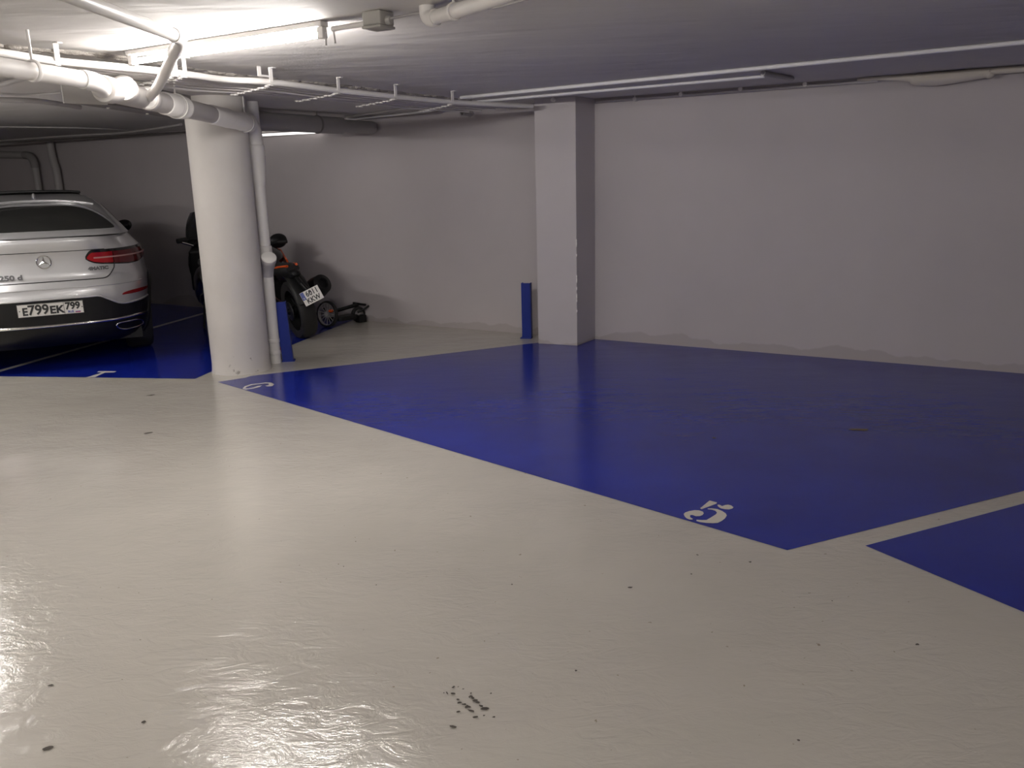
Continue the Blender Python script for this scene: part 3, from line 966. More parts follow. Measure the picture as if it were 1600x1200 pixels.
# ------------------------------------------------------------------ blue parking posts
def post(base, h, wdt, dep, yaw, lean, label):
    t = thing('parking_post', label, 'post', base, 'blue parking posts')
    R = Matrix.Rotation(lean, 3, Vector(base).normalized().to_3d() * -1) @ Matrix.Rotation(yaw, 3, 'Z')
    th = .006
    prof = [(-wdt / 2, dep), (-wdt / 2, 0), (wdt / 2, 0), (wdt / 2, dep), (wdt / 2 - th, dep), (wdt / 2 - th, th), (-wdt / 2 + th, th), (-wdt / 2 + th, dep)]
    vs_ = [R @ Vector((x, y, 0.004)) for x, y in prof] + [R @ Vector((x, y, h)) for x, y in prof]
    mb = MB()
    n = len(prof)
    mb.add(vs_, [tuple(range(n)), tuple(range(n, 2 * n))] + [(i, (i + 1) % n, n + (i + 1) % n, n + i) for i in range(n)])
    obj('upright', mb, MAT['post'], t, world=False)
    obj('foot_plate', MB().box((0, dep / 2, .005), (wdt + .02, dep + .02, .01), Matrix.Rotation(yaw, 3, 'Z')), MAT['post'], t, world=False)
    return t
pb = fl(450, 565)
post(pb, 0.56, .095, .07, math.radians(8), math.radians(2.6), 'leaning blue metal post beside the white downpipe')
pb2 = fl(823, 529)
post(pb2, 0.57, .095, .07, math.radians(-14), 0.0, 'blue metal post standing beside the square column')
rc = fl(437, 561)
t = thing('hose_cap', 'small red cap on a black stub behind the leaning blue post', 'cap', rc)
obj('stub', MB().lathe((0, 0, 0), Z, [(.02, 0), (.018, .06), (.014, .065)], 14), MAT['black'], t, world=False, smooth=40)
obj('red_cap', MB().lathe((0, 0, .065), Z, [(.02, 0), (.026, .01), (.026, .045), (.015, .055)], 14), MAT['redcap'], t, world=False, smooth=40)

# ------------------------------------------------------------------ the silver car
CAR_Y = math.radians(28.5)
pc = fl(79.5, 483.0, 0.585)
car_dir = Vector((-math.sin(CAR_Y), math.cos(CAR_Y), 0))
cpos = Vector((pc.x, pc.y, 0)) + car_dir * 0.035
car = thing('car', 'silver coupe style car parked tail out on the dark blue bay', 'car', cpos, None, CAR_Y)
LEV = [  # z, half width, rear y, front y
    (.20, .84, .30, 4.45), (.28, .88, .12, 4.62), (.36, .90, .06, 4.68), (.50, .915, .02, 4.72), (.62, .925, .005, 4.73), (.66, .93, .0, 4.72),
    (.74, .935, .012, 4.68), (.80, .94, .05, 4.62), (.85, .935, .08, 4.50), (1.00, .92, .085, 4.05), (1.06, .90, .075, 3.65), (1.12, .85, .06, 3.42),
    (1.165, .81, .055, 3.28), (1.20, .785, .075, 3.18), (1.225, .765, .16, 3.12), (1.25, .75, .27, 3.06), (1.30, .715, .46, 2.96), (1.36, .675, .70, 2.84),
    (1.42, .635, .95, 2.73), (1.47, .595, 1.18, 2.64), (1.51, .555, 1.42, 2.56), (1.54, .51, 1.62, 2.48), (1.56, .45, 1.80, 2.40), (1.572, .40, 1.95, 2.30), (1.578, .2, 2.08, 2.2)]
LZ = np.array([l[0] for l in LEV])
def hermite(z, col):
    v = np.array([l[col] for l in LEV])
    z = min(max(z, LZ[0]), LZ[-1])
    i = min(max(int(np.searchsorted(LZ, z)) - 1, 0), len(LZ) - 2)
    dl = np.diff(v) / np.diff(LZ)
    def slope(k):
        if k == 0:
            return dl[0]
        if k == len(LZ) - 1:
            return dl[-1]
        a, b = dl[k - 1], dl[k]
        return 0.0 if a * b <= 0 else 2 * a * b / (a + b)
    h = LZ[i + 1] - LZ[i]
    t = (z - LZ[i]) / h
    return float((2 * t ** 3 - 3 * t ** 2 + 1) * v[i] + (t ** 3 - 2 * t ** 2 + t) * h * slope(i) + (-2 * t ** 3 + 3 * t ** 2) * v[i + 1] + (t ** 3 - t ** 2) * h * slope(i + 1))
NE = 4.2
def dims(z):
    wv, yr, yf = hermite(z, 1), hermite(z, 2), hermite(z, 3)
    yc = yr + (yf - yr) * .42 if z > 1.2 else 2.1
    return wv, yr, yf, yc
def rear_y(x, z):
    wv, yr, yf, yc = dims(z)
    q = min(abs(x) / wv, 0.9999)
    return yc - (yc - yr) * (1 - q ** NE) ** (1 / NE)
def side_x(y, z):
    wv, yr, yf, yc = dims(z)
    a = (yc - yr) if y < yc else (yf - yc)
    q = min(abs(y - yc) / a, 0.9999)
    return wv * (1 - q ** NE) ** (1 / NE)
def front_y(x, z):
    wv, yr, yf, yc = dims(z)
    q = min(abs(x) / wv, 0.9999)
    return yc + (yf - yc) * (1 - q ** NE) ** (1 / NE)
def contour(z, n=112):
    wv, yr, yf, yc = dims(z)
    dense = []
    for k in range(1440):
        a = 2 * pi * k / 1440
        c, s_ = math.cos(a), math.sin(a)
        yy = (yf - yc) if s_ > 0 else (yc - yr)
        dense.append((wv * math.copysign(abs(c) ** (2 / NE), c), yc + yy * math.copysign(abs(s_) ** (2 / NE), s_)))
    dense.append(dense[0])
    dn_ = np.array(dense)
    ds = np.concatenate([[0], np.cumsum(np.hypot(np.diff(dn_[:, 0]), np.diff(dn_[:, 1])))])
    u = np.linspace(0, ds[-1], n, endpoint=False)
    return list(zip(np.interp(u, ds, dn_[:, 0]), np.interp(u, ds, dn_[:, 1])))
WB0, WB1, WRAD = 0.98, 3.85, 0.36
zs_ = sorted(set([round(v, 4) for v in np.concatenate([np.linspace(.20, 1.1, 31), np.linspace(1.12, 1.30, 14), np.linspace(1.315, 1.578, 20)])]))
mb = MB()
NC = 112
vs, fs = [], []
for z in zs_:
    vs += [Vector((x, y, z)) for x, y in contour(z, NC)]
for j in range(len(zs_) - 1):
    for k in range(NC):
        k2 = (k + 1) % NC
        f = (j * NC + k, j * NC + k2, (j + 1) * NC + k2, (j + 1) * NC + k)
        c = (vs[f[0]] + vs[f[1]] + vs[f[2]] + vs[f[3]]) / 4
        if abs(c.x) > .6 and any(math.hypot(c.y - wy, c.z - WRAD) < WRAD + .05 for wy in (WB0, WB1)):
            continue
        fs.append(f)
fs.append(tuple((len(zs_) - 1) * NC + k for k in range(NC)))
mb.add(vs, fs)
bo = obj('body', mb, MAT['silver'], car, world=False, smooth=38)
bo.data.materials.append(MAT['black'])
for p in bo.data.polygons:
    if p.center.z < .34:
        p.material_index = 1
obj('underbody', MB().box((0, 2.35, .30), (1.5, 4.0, .2)).box((0, 2.4, .55), (1.15, 4.3, .5)), MAT['black'], car, world=False)

def rear_patch(x0, x1, zlo, zhi, nx, nz, off, depth=.03):
    """panel lying on the tail of the car between the height curves zlo(x), zhi(x)"""
    mb = MB()
    vs, fs = [], []
    for layer in (off, off - depth):
        for i in range(nx + 1):
            x = x0 + (x1 - x0) * i / nx
            a, b = zlo(x), zhi(x)
            for j in range(nz + 1):
                z = a + (b - a) * j / nz
                e_ = .004
                gx = (rear_y(x + e_, z) - rear_y(x - e_, z)) / (2 * e_)
                gz = (rear_y(x, z + e_) - rear_y(x, z - e_)) / (2 * e_)
                n_ = Vector((gx, -1, gz)).normalized()
                vs.append(Vector((x, rear_y(x, z), z)) + n_ * layer)
    st_ = (nx + 1) * (nz + 1)
    for i in range(nx):
        for j in range(nz):
            q = i * (nz + 1) + j
            fs.append((q, q + nz + 1, q + nz + 2, q + 1))
            fs.append((st_ + q, st_ + q + 1, st_ + q + nz + 2, st_ + q + nz + 1))
    for i in range(nx):
        for j in (0, nz):
            q = i * (nz + 1) + j
            fs.append((q, q + nz + 1, st_ + q + nz + 1, st_ + q))
    for j in range(nz):
        for i in (0, nx):
            q = i * (nz + 1) + j
            fs.append((q, q + 1, st_ + q + 1, st_ + q))
    return mb.add(vs, fs)
def lerpf(tbl):
    xs, ys = [t_[0] for t_ in tbl], [t_[1] for t_ in tbl]
    return lambda x: float(np.interp(abs(x), xs, ys))
def strip(fn_pts, r):
    return MB().tube(fn_pts, r, 6)

# rear window
wz = lambda x: 1.252 + .205 * (1 - min(abs(x) / .640, 1) ** 4.2)
obj('rear_window', rear_patch(-.63, .63, lambda x: 1.250, lambda x: max(wz(x), 1.2515), 60, 10, .004), MAT['glass'], car, world=False, smooth=40)
pts = []
for i in range(61):
    x = -.645 + 1.29 * i / 60
    z = 1.265 + .213 * (1 - min(abs(x) / .65, 1) ** 4.2)
    pts.append(Vector((x, rear_y(x, z) - .006, z + .003)))
obj('window_trim', strip(pts, .006), MAT['alloy'], car, world=False, smooth=60)
pts = []
for i in range(51):
    x = -.52 + 1.04 * i / 50
    z = 1.505 - .045 * (abs(x) / .52) ** 2.5
    pts.append(Vector((x, rear_y(x, z) - .006, z + .004)))
obj('roof_spoiler_edge', strip(pts, .007), MAT['silver'], car, world=False, smooth=60)
# boot lid seam and crease
pts = []
for i in range(61):
    x = -.565 + 1.13 * i / 60
    z = .815 + .09 * max(0, (abs(x) - .45) / .115) ** 2.4
    pts.append(Vector((x, rear_y(x, z) - .001, z)))
for s_ in (1,):
    up_ = [Vector((.565 + .02 * t_, rear_y(.565 + .02 * t_, .905 + .1 * t_) - .001, .905 + .1 * t_)) for t_ in (0.2, .5, 1)]
    pts = [Vector((-p.x, p.y, p.z)) for p in reversed(up_)] + pts + up_
obj('boot_seam', strip(pts, .0045), MAT['black'], car, world=False)
pts = [Vector((x, rear_y(x, 1.075) - .001, 1.075)) for x in np.linspace(-.50, .50, 41)]
obj('boot_crease', strip(pts, .003), MAT['black'], car, world=False)
# black lower bumper and diffuser
top = lerpf([(0, .668), (.385, .668), (.42, .66), (.48, .628), (.56, .582), (.61, .57), (.90, .575), (1, .575)])
obj('lower_bumper', rear_patch(-.86, .86, lambda x: .21, top, 90, 14, .006), MAT['black'], car, world=False, smooth=40)
# recess panel around the plate a little proud at its lip
pts = [Vector((x, rear_y(x, top(x)) - .006, top(x))) for x in np.linspace(-.86, .86, 81)]
obj('bumper_lip', strip(pts, .010), MAT['silver'], car, world=False, smooth=60)
# chrome strip along the diffuser
cz = lerpf([(0, .428), (.5, .432), (.60, .437), (.72, .437), (.80, .425), (.86, .40), (.89, .38)])
pts = [Vector((x, rear_y(x, cz(x)) - .012, cz(x))) for x in np.linspace(-.85, .85, 81)]
obj('chrome_strip', MB().tube(pts, .016, 10, flat=.9), MAT['chrome'], car, world=False, smooth=60)
# bumper shoulder crease
pts = [Vector((x, rear_y(x, .755) + .001, .755)) for x in np.linspace(-.80, .80, 61)]
obj('bumper_crease', strip(pts, .006), MAT['silver'], car, world=False, smooth=60)
for s_ in (-1, 1):
    # exhaust tips
    mb = MB()
    ring = []
    for k in range(28):
        a = 2 * pi * k / 28
        x = .645 + .122 * math.copysign(abs(math.cos(a)) ** .55, math.cos(a)) - .03 * math.sin(a)
        z = .352 + .040 * math.copysign(abs(math.sin(a)) ** .8, math.sin(a))
        ring.append((x * s_, z))
    pts = [Vector((x, rear_y(x, z) - .014, z)) for x, z in ring]
    pts.append(pts[0])
    o = obj('exhaust_tip', MB().tube(pts, .008, 8, caps=False), MAT['chrome'], car, world=False, smooth=60)
    mb = MB()
    q = [Vector((x, rear_y(x, z) - .009, z)) for x, z in ring]
    mb.extrude(q, (0, .02, 0))
    obj('opening', mb, MAT['ink'], o, world=False)
    # bumper reflectors
    zl = lambda x: .652 - .004 * abs(x)
    zh = lambda x: .652 + .030 * math.sqrt(max(0.02, 1 - ((abs(x) - .74) / .142) ** 2))
    lo, hi = sorted((s_ * .60, s_ * .88))
    o = obj('reflector', rear_patch(lo, hi, zl, zh, 24, 4, .004), MAT['reflector'], car, world=False, smooth=40)
    # tail lights: boot part and wing part
    def th(x):
        x = abs(x)
        return 1.061 - .05 * max(0, (.40 - x) / .06) ** 2 if x < .40 else 1.061 + .004 * (x - .4)
    def tl(x):
        x = abs(x)
        return float(np.interp(x, [.335, .36, .40, .46, .56, .62, .70, .80, .90], [1.000, .980, .962, .950, .943, .937, .930, .935, .975]))
    lt = None
    lo, hi = sorted((s_ * .335, s_ * .90))
    lt = obj('tail_light', rear_patch(lo, hi, lambda x: tl(x) - .009, lambda x: th(x) + .012, 50, 6, .004), MAT['blacksheen'], car, world=False, smooth=40)
    lo, hi = sorted((s_ * .345, s_ * .560))
    obj('lens', rear_patch(lo, hi, lambda x: tl(x) + .003, lambda x: th(x) - .012, 24, 6, .010), MAT['redlens'], lt, world=False, smooth=40)
    lo, hi = sorted((s_ * .570, s_ * .893))
    obj('lens', rear_patch(lo, hi, lambda x: tl(x) + .003, lambda x: th(x) - .012, 30, 6, .010), MAT['redlens_dark'], lt, world=False, smooth=40)
    lo, hi = sorted((s_ * .40, s_ * .885))
    obj('light_strip', rear_patch(lo, hi, lambda x: .992 + .004 * abs(x), lambda x: 1.004 + .006 * abs(x), 40, 2, .0125), MAT['lightguide'], lt, world=False, smooth=40)
    # side glass and mirrors
    mb = MB()
    sv, sf = [], []
    NY = 30
    for i in range(NY + 1):
        y = .95 + 2.15 * i / NY
        zl_ = 1.10 + .03 * (1 - i / NY)
        zh_ = min(1.46, 1.14 + .36 * min(1, (y - .9) / .75) ** .6, 1.14 + .34 * min(1, max(0, (3.16 - y)) / .55) ** .8)
        for j in range(7):
            z = zl_ + (max(zh_, zl_ + .01) - zl_) * j / 6
            sv.append(Vector((s_ * (side_x(y, z) + .004), y, z)))
    for i in range(NY):
        for j in range(6):
            q = i * 7 + j
            sf.append((q, q + 1, q + 8, q + 7))
    obj('side_window', mb.add(sv, sf), MAT['glass'], car, world=False, smooth=40)
    mm = MB().ellipsoid((s_ * .91, 3.02, 1.16), (.105, .05, .075), Matrix.Rotation(s_ * -.35, 3, 'Y'), 20, 12)
    mm.tube([(s_ * .76, 3.05, 1.10), (s_ * .88, 3.03, 1.13)], .025, 10)
    obj('side_mirror', mm, MAT['blacksheen'], car, world=False, smooth=60)
# windscreen and headlights at the far end
mb = MB()
sv, sf = [], []
for i in range(25):
    x = -.66 + 1.32 * i / 24
    for j in range(7):
        z = 1.14 + (.34 - .06 * (abs(x) / .66) ** 2) * j / 6
        sv.append(Vector((x * (1 - .12 * j / 6), front_y(x * (1 - .12 * j / 6), z) + .005, z)))
for i in range(24):
    for j in range(6):
        q = i * 7 + j
        sf.append((q, q + 1, q + 8, q + 7))
obj('windscreen', mb.add(sv, sf), MAT['glass'], car, world=False, smooth=40)
# raised glass sunroof panel
mb = MB()
pr_ = []
for i in range(25):
    x = -.45 + .90 * i / 24
    pr_.append((x, 1.613 - .018 * (abs(x) / .45) ** 3))
mb.extrude([Vector((x, 1.98, z)) for x, z in pr_] + [Vector((x, 1.98, z - .026)) for x, z in reversed(pr_)], (0, .62, -.02))
obj('sunroof', mb, MAT['black'], car, world=False, smooth=30, bevel=.006)
obj('antenna_fin', MB().ellipsoid((0, 1.62, 1.548), (.02, .08, .035), None, 12, 8), MAT['silver'], car, world=False, smooth=60)

# round star badge
yb = lambda x, z: rear_y(x, z) - .006
bz_ = .990
bd = MB().torus((0, yb(0, bz_) - .002, bz_), .056, .0055, (0, -1, .05), 40, 8)
for k in range(3):
    a = pi / 2 + k * 2 * pi / 3
    tip = Vector((math.cos(a) * .053, 0, math.sin(a) * .053))
    sd_ = Vector((-math.sin(a), 0, math.cos(a))) * .011
    c0 = Vector((0, yb(0, bz_) - .004, bz_))
    mid = Vector((0, -.010, 0))
    v_ = [c0 + sd_ , c0 + tip, c0 - sd_, c0 + mid, c0 - tip * .18]
    bd.add(v_, [(0, 1, 3), (1, 2, 3), (2, 4, 3), (4, 0, 3)])
obj('badge', bd, MAT['chrome'], car, world=False, smooth=35)
obj('badge_lettering', text_mb('250 d', .058, lambda x, y, h: Vector((x - .27, yb(x - .27, .866 + y) - h, .866 + y)), .004, .003, sx=1.35), MAT['lettering'], car, world=False)
obj('badge_lettering', text_mb('GLC', .058, lambda x, y, h: Vector((x - .46, yb(x - .46, .866 + y) - h, .866 + y)), .004, .003, sx=1.25), MAT['lettering'], car, world=False)
obj('badge_lettering', text_mb('4MATIC', .040, lambda x, y, h: Vector((x + .43, yb(x + .43, .905 + y) - h, .905 + y)), .004, .0025, sx=1.2), MAT['lettering'], car, world=False)

# licence plate
PZc, PY = .585, -.034
PT = math.radians(4)
def pp(x, y, h=0.0):
    return Vector((x, PY - h * math.cos(PT) + y * math.sin(PT), PZc + y * math.cos(PT)))
plate = obj('license_plate', MB().extrude([pp(-.26, -.056), pp(.26, -.056), pp(.26, .056), pp(-.26, .056)], (0, .008, 0)), MAT['plate'], car, world=False, bevel=.002)
plate['label'] = 'white plate reading E799EK 799 RUS'
fr = MB()
for a_, b_ in (((-.258, -.054), (.258, -.054)), ((.258, -.054), (.258, .054)), ((.258, .054), (-.258, .054)), ((-.258, .054), (-.258, -.054)), ((.104, -.054), (.104, .054))):
    fr.tube([pp(*a_, .001), pp(*b_, .001)], .0016, 5)
obj('plate_border', fr, MAT['ink'], plate, world=False)
def ptext(txt, cx, cy, size, mat='ink', sx=1.0, bold=.0034):
    obj('plate_lettering', text_mb(txt, size, lambda x, y, h: pp(cx + x, cy + y, .0015 + h), .001, bold, sx=sx), MAT[mat], plate, world=False)
ptext('E', -.2015, -.010, .092, sx=.95)
ptext('799', -.097, -.001, .118, sx=.93)
ptext('EK', .047, -.010, .092, sx=1.08)
ptext('799', .174, .013, .086, sx=.93)
ptext('RUS', .155, -.036, .026, 'flagblue', 1.0, .001)
for k, mt in enumerate(('plate', 'flagblue', 'redink')):
    z0 = -.028 - k * .006
    obj('flag_stripe', MB().extrude([pp(.190, z0 - .006, .002), pp(.232, z0 - .006, .002), pp(.232, z0, .002), pp(.190, z0, .002)], (0, .001, 0)), MAT[mt], plate, world=False)
obj('bolt', MB().ellipsoid(pp(-.242, .0, .002), (.005, .003, .005), None, 8, 6), MAT['ink'], plate, world=False)
obj('bolt', MB().ellipsoid(pp(.248, .0, .002), (.005, .003, .005), None, 8, 6), MAT['ink'], plate, world=False)

# wheels
def wheel(root, c, r, wdt, rimr, axis, spokes, name='wheel', mat='alloy', rim_sec=.012):
    """tyre, rim and spokes round axle axis; the wheel is an Empty-free mesh part with children"""
    c = Vector(c)
    ax = Vector(axis).normalized()
    t = MB().lathe(c, ax, [(rimr, -wdt * .42), (r * .93, -wdt * .5), (r * .985, -wdt * .40), (r, -wdt * .18), (r, wdt * .18), (r * .985, wdt * .40), (r * .93, wdt * .5), (rimr, wdt * .42)], 40)
    # open the two end caps so the rim shows
    t.f = t.f[:-2]
    tyre = obj(name, t, MAT['rubber'], root, world=False, smooth=50)
    rb = MB()
    rb.lathe(c, ax, [(rimr + .004, -wdt * .43), (rimr + .004, wdt * .43), (rimr - rim_sec, wdt * .40), (rimr - rim_sec, -wdt * .40)], 40)
    rb.f = rb.f[:-2]
    rb.lathe(c, ax, [(rimr * .2, -wdt * .35), (rimr * .2, wdt * .35)], 20)
    ref = Vector((0, 0, 1)) if abs(ax.z) < .9 else Vector((1, 0, 0))
    u = (ref - ax * ref.dot(ax)).normalized()
    v = ax.cross(u)
    for k in range(spokes):
        a = 2 * pi * k / spokes
        d = u * math.cos(a) + v * math.sin(a)
        rb.tube([c + d * rimr * .15, c + d * (rimr - rim_sec * .5)], rimr * .06 if spokes < 8 else rimr * .03, 8)
    obj('rim', rb, MAT[mat], tyre, world=False, smooth=50)
    return tyre
for wy in (WB0, WB1):
    for s_ in (-1, 1):
        wheel(car, (s_ * .765, wy, WRAD), WRAD, .235, .25, (s_, 0, 0), 5)
        pts = []
        for k in range(25):
            a = math.radians(-18 + 216 * k / 24)
            y, z = wy + (WRAD + .045) * math.cos(a), WRAD + (WRAD + .045) * math.sin(a)
            z = max(z, .22)
            pts.append(Vector((s_ * (side_x(y, z) - .002), y, z)))
        obj('wheel_arch', MB().tube(pts, .035, 8), MAT['black'], car, world=False, smooth=60)

# ------------------------------------------------------------------ the motorcycle by the column
mp_ = fl(478, 527)
moto = thing('motorcycle', 'black and orange motorcycle leaning between the round column and the wall', 'motorcycle', mp_, None, 0)
moto.rotation_euler = (0, math.radians(-9), math.radians(32))
wheel(moto, (0, 0, .315), .315, .17, .215, (1, 0, 0), 6, 'rear_wheel', 'black')
wheel(moto, (0, 1.38, .30), .30, .12, .215, (1, 0, 0), 6, 'front_wheel', 'black')
obj('swingarm', MB().tube([(-.12, 0, .315), (-.13, .30, .36), (-.10, .52, .42)], .03, 10).tube([(.12, 0, .315), (.13, .30, .36), (.10, .52, .42)], .03, 10).tube([(-.14, 0, .315), (.14, 0, .315)], .018, 10), MAT['black'], moto, world=False, smooth=50)
eng = MB().box((0, .68, .42), (.30, .40, .30)).box((0, .86, .62), (.24, .22, .26), Matrix.Rotation(-.5, 3, 'X'))
eng.lathe((-.15, .66, .38), (-1, 0, 0), [(.11, 0), (.11, .05), (.08, .07)], 20).lathe((.15, .66, .38), (1, 0, 0), [(.11, 0), (.11, .05), (.08, .07)], 20)
obj('engine', eng, MAT['black'], moto, world=False, smooth=40, bevel=.012)
fr = MB()
for s_ in (-1, 1):
    fr.tube([(s_ * .04, 1.12, .92), (s_ * .13, .80, .74), (s_ * .13, .50, .58), (s_ * .10, .48, .36)], .02, 10)
    fr.tube([(s_ * .10, .62, .68), (s_ * .09, .10, .78), (s_ * .05, -.12, .80)], .014, 8)
    fr.tube([(s_ * .03, 1.12, .90), (s_ * .11, .98, .55), (s_ * .11, .90, .30)], .016, 8)
o = obj('frame', fr, MAT['orange'], moto, world=False, smooth=50)
o['label'] = 'orange tube frame'
obj('tank', MB().ellipsoid((0, .83, .82), (.20, .30, .13), Matrix.Rotation(.12, 3, 'X'), 24, 14), MAT['blacksheen'], moto, world=False, smooth=60)
for s_ in (-1, 1):
    pan = [Vector((s_ * .24, 1.10, .74)), Vector((s_ * .25, .90, .66)), Vector((s_ * .17, .56, .70)), Vector((s_ * .15, .56, .78)), Vector((s_ * .21, .90, .86)), Vector((s_ * .23, 1.10, .86))]
    o = obj('tank_panel', MB().extrude(pan, (s_ * .022, 0, 0)), MAT['orange'], moto, world=False, bevel=.006)
    o['label'] = 'orange tank panel'
obj('seat', MB().tube(smoothline([(0, .60, .77), (0, .42, .72), (0, .22, .73), (0, .0, .75), (0, -.12, .76)], 5), [.07 + .05 * math.sin(pi * i / 20) for i in range(21)], 16, flat=.6), MAT['rubber'], moto, world=False, smooth=60)
obj('tail_cowl', MB().tube(smoothline([(0, .20, .68), (0, -.05, .70), (0, -.22, .72)], 5), [.10, .11, .11, .105, .10, .09, .08, .07, .06, .05, .03], 14, flat=.7), MAT['black'], moto, world=False, smooth=60)
obj('tail_lamp', MB().ellipsoid((0, -.21, .71), (.045, .02, .018), None, 12, 8), MAT['black'], moto, world=False, smooth=60)
obj('rear_mudguard', MB().tube([Vector((0, .05 - .42 * math.sin(math.radians(a)) * .93 + .0, .315 + .385 * math.cos(math.radians(a)))) for a in (-10, 10, 30, 50, 65, 75)], [.09, .095, .095, .09, .085, .08], 12, flat=.25), MAT['black'], moto, world=False, smooth=60)
# handlebar with grips and mirror, headlamp cowl
hb = MB().tube(smoothline([(-.34, .98, .92), (-.28, 1.02, .93), (-.10, 1.06, .92), (.10, 1.06, .92), (.28, 1.02, .93), (.34, .98, .92)], 5), .013, 10)
hbo = obj('handlebar', hb, MAT['black'], moto, world=False, smooth=60)
for s_ in (-1, 1):
    obj('grip', MB().tube([(s_ * .345, .978, .92), (s_ * .25, 1.03, .93)], .019, 12), MAT['rubber'], hbo, world=False, smooth=60)
    obj('hand_guard', MB().ellipsoid((s_ * .27, 1.08, .94), (.11, .06, .085), None, 14, 10), MAT['black'], hbo, world=False, smooth=60)
obj('headlamp_cowl', MB().ellipsoid((.03, 1.20, .95), (.19, .12, .20), Matrix.Rotation(.35, 3, 'X'), 20, 12), MAT['black'], moto, world=False, smooth=60)
fk = MB()
for s_ in (-1, 1):
    fk.tube([(s_ * .09, 1.06, .98), (s_ * .09, 1.24, .62)], .028, 12).tube([(s_ * .09, 1.20, .70), (s_ * .09, 1.38, .30)], .022, 12)
obj('front_fork', fk, MAT['alloy'], moto, world=False, smooth=60)
mf = MB().lathe((.20, .36, .36), (.30, -1, .42), [(.03, -.1), (.07, 0), (.11, .10), (.12, .30), (.105, .42), (.06, .44), (.05, .40)], 24)
obj('muffler', mf, MAT['black'], moto, world=False, smooth=40)
obj('muffler_end', MB().torus(Vector((.20, .36, .36)) + Vector((.30, -1, .42)).normalized() * .43, .06, .008, (.30, -1, .42), 24, 8), MAT['black'], moto, world=False, smooth=60)
obj('side_stand', MB().tube([(-.12, .52, .30), (-.27, .46, -.058)], .013, 8).box((-.275, .46, -.058), (.06, .05, .012), Matrix.Rotation(.22, 3, 'Y')), MAT['alloy'], moto, world=False, smooth=50)
obj('chain', MB().tube([(-.10, .0, .36), (-.10, .5, .43)], .010, 8).tube([(-.10, .0, .27), (-.10, .5, .36)], .010, 8).lathe((-.10, 0, .315), (1, 0, 0), [(.10, -.006), (.10, .006)], 24), MAT['alloy'], moto, world=False, smooth=40)
# its square plate on the mudguard bracket
RT = Matrix.Rotation(math.radians(-13), 3, 'Y')
PB = Vector((.03, -.44, .50))
pyaw = Matrix.Rotation(math.radians(-14), 3, 'Z') @ Matrix.Rotation(math.radians(13), 3, 'Y') @ Matrix.Rotation(math.radians(-28), 3, 'Y') @ Matrix.Rotation(math.radians(-16), 3, 'X')
def mpp(x, y, h=0.0):
    return PB + pyaw @ Vector((x * .92, -h, y * .92))
mplate = obj('license_plate', MB().extrude([mpp(-.11, -.08), mpp(.11, -.08), mpp(.11, .08), mpp(-.11, .08)], pyaw @ Vector((0, .006, 0))), MAT['plate'], moto, world=False, bevel=.004)
mplate['label'] = 'white square plate with blue band'
obj('plate_bracket', MB().tube([(0, -.30, .62), PB + pyaw @ Vector((0, .012, .03))], .022, 8).tube([(0, -.05, .74), (0, -.30, .62)], .025, 8), MAT['black'], moto, world=False, smooth=50)
obj('blue_band', MB().extrude([mpp(-.107, -.012, .001), mpp(-.068, -.012, .001), mpp(-.068, .076, .001), mpp(-.107, .076, .001)], pyaw @ Vector((0, -.001, 0))), MAT['euroblue'], mplate, world=False)
obj('plate_lettering', text_mb('6011', .085, lambda x, y, h: mpp(.020 + x, .035 + y, .0015 + h), .001, .0018, sx=.86), MAT['ink'], mplate, world=False)
obj('plate_lettering', text_mb('KKW', .078, lambda x, y, h: mpp(.005 + x, -.040 + y, .0015 + h), .001, .0022, sx=.86), MAT['ink'], mplate, world=False)
obj('band_letter', text_mb('E', .026, lambda x, y, h: mpp(-.0875 + x, .005 + y, .003 + h), .001, .0005), MAT['plate'], mplate, world=False)

# ------------------------------------------------------------------ kick scooter on the floor
kp = fl(513, 511)
ks = thing('kick_scooter', 'small black scooter with a spoked wheel behind the motorcycle by the wall', 'scooter', kp, None, 0)
kx = (fl(541, 506.5) - kp)
kyaw = math.atan2(kx.y, kx.x)
ks.rotation_euler = (0, 0, kyaw)
wax = Matrix.Rotation(-kyaw, 3, 'Z') @ Vector((math.sin(math.radians(-32)), -math.cos(math.radians(-32)), 0.12))
w1 = wheel(ks, (0, 0, .15), .152, .045, .128, wax, 14, 'front_wheel', 'pvc_grey', .006)
wheel(ks, (.44, .03, .09), .09, .04, .06, (0, 1, 0), 8, 'rear_wheel', 'pvc_grey')
obj('deck', MB().prism([(.10, -.06), (.13, -.085), (.34, -.085), (.38, -.05), (.38, .05), (.34, .085), (.13, .085), (.10, .06)], .055, .105), MAT['black'], ks, world=False, bevel=.01)
obj('stem', MB().tube([(.03, .05, .16), (.22, .06, .17), (.46, .06, .20)], .022, 10).tube([(.02, -.02, .15), (.02, .1, .2)], .016, 8).tube([(.03, .05, .08), (.16, .0, .08)], .022, 8), MAT['black'], ks, world=False, smooth=50)
obj('handlebar', MB().tube([(.46, -.10, .21), (.46, .14, .21)], .014, 10), MAT['black'], ks, world=False, smooth=50)
obj('reflector', MB().ellipsoid((.02, -.05, .19), (.035, .008, .018), None, 10, 6), MAT['orange'], ks, world=False, smooth=60)
obj('brake_lever', MB().tube([(-.04, -.06, .18), (.0, -.07, .15), (.05, -.06, .14)], .008, 8), MAT['alloy'], ks, world=False, smooth=60)
obj('foot_pedal', MB().tube([(.40, -.02, .12), (.47, -.05, .15), (.53, -.07, .19)], .012, 8).box((.42, -.05, .05), (.10, .08, .08)), MAT['black'], ks, world=False, smooth=40)

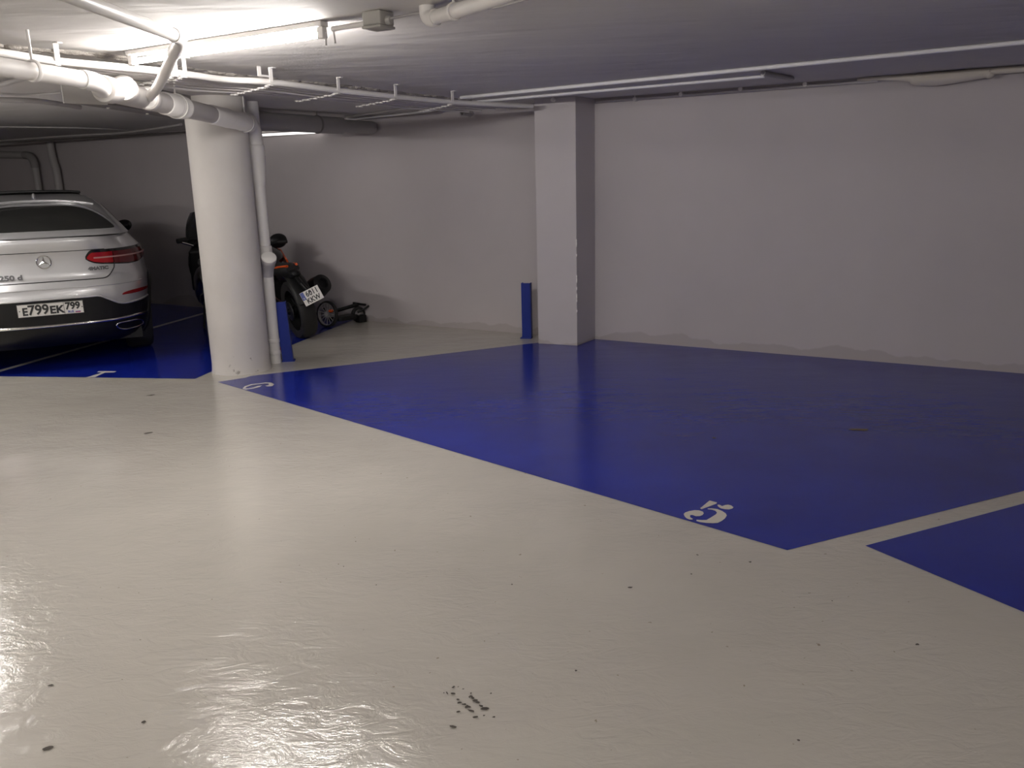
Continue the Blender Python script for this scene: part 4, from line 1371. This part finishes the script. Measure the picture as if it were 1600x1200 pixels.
# ------------------------------------------------------------------ motor scooter hidden behind the column
sp_ = fl(338, 508)
sc_ = thing('motor_scooter', 'black motor scooter with a smoked screen mostly hidden behind the round column', 'scooter', sp_, None, math.radians(20))
wheel(sc_, (0, -.55, .26), .26, .13, .18, (1, 0, 0), 5, 'rear_wheel', 'black')
wheel(sc_, (0, .75, .26), .26, .12, .18, (1, 0, 0), 5, 'front_wheel', 'black')
obj('bodywork', MB().tube(smoothline([(0, -.75, .66), (0, -.45, .62), (0, -.05, .52), (0, .22, .36), (0, .42, .55), (0, .50, .82), (0, .46, .98)], 5),
                          [.10 + .10 * math.sin(pi * min(1, (i + 2) / 26)) for i in range(31)], 18), MAT['blacksheen'], sc_, world=False, smooth=60)
obj('front_fairing', MB().ellipsoid((0, .55, .68), (.24, .13, .36), Matrix.Rotation(.25, 3, 'X'), 20, 12), MAT['blacksheen'], sc_, world=False, smooth=60)
obj('seat', MB().tube(smoothline([(0, -.72, .80), (0, -.40, .79), (0, -.08, .75)], 5), .13, 16, flat=.5), MAT['rubber'], sc_, world=False, smooth=60)
sv, sf = [], []
for i in range(15):
    a = math.radians(-62 + 124 * i / 14)
    for j in range(9):
        t_ = j / 8
        wv_ = .24 * (1 - .35 * t_ ** 3)
        sv.append(Vector((wv_ * math.sin(a) * 1.1, .52 + .10 * math.cos(a) - .14 * t_, .92 + .40 * t_ - .03 * t_ * (1 - math.cos(a)))))
n0 = len(sv)
sv += [p + Vector((0, .004, 0)) for p in sv]
for i in range(14):
    for j in range(8):
        q = i * 9 + j
        sf.append((q, q + 9, q + 10, q + 1))
        sf.append((n0 + q, n0 + q + 1, n0 + q + 10, n0 + q + 9))
mb = MB().add(sv, sf)
o = obj('windscreen', mb, MAT['smoke'], sc_, world=False, smooth=60)
o['label'] = 'smoked clear windscreen'
hb = obj('handlebar', MB().tube(smoothline([(-.31, .30, .99), (-.2, .36, 1.0), (.2, .36, 1.0), (.31, .30, .99)], 5), .014, 10), MAT['black'], sc_, world=False, smooth=60)
for s_ in (-1, 1):
    obj('grip', MB().tube([(s_ * .33, .285, .985), (s_ * .22, .345, .995)], .03, 12), MAT['rubber'], hb, world=False, smooth=60)
    obj('brake_lever', MB().tube([(s_ * .28, .22, .97), (s_ * .22, .24, .95), (s_ * .16, .26, .925)], .013, 8), MAT['chrome'], hb, world=False, smooth=60)
obj('leg_shield', MB().box((0, .40, .62), (.44, .05, .50), Matrix.Rotation(.2, 3, 'X')), MAT['black'], sc_, world=False, bevel=.03)
obj('centre_stand', MB().tube([(-.1, -.1, .30), (-.14, -.2, .0)], .014, 8).tube([(.1, -.1, .30), (.14, -.2, .0)], .014, 8), MAT['black'], sc_, world=False, smooth=50)
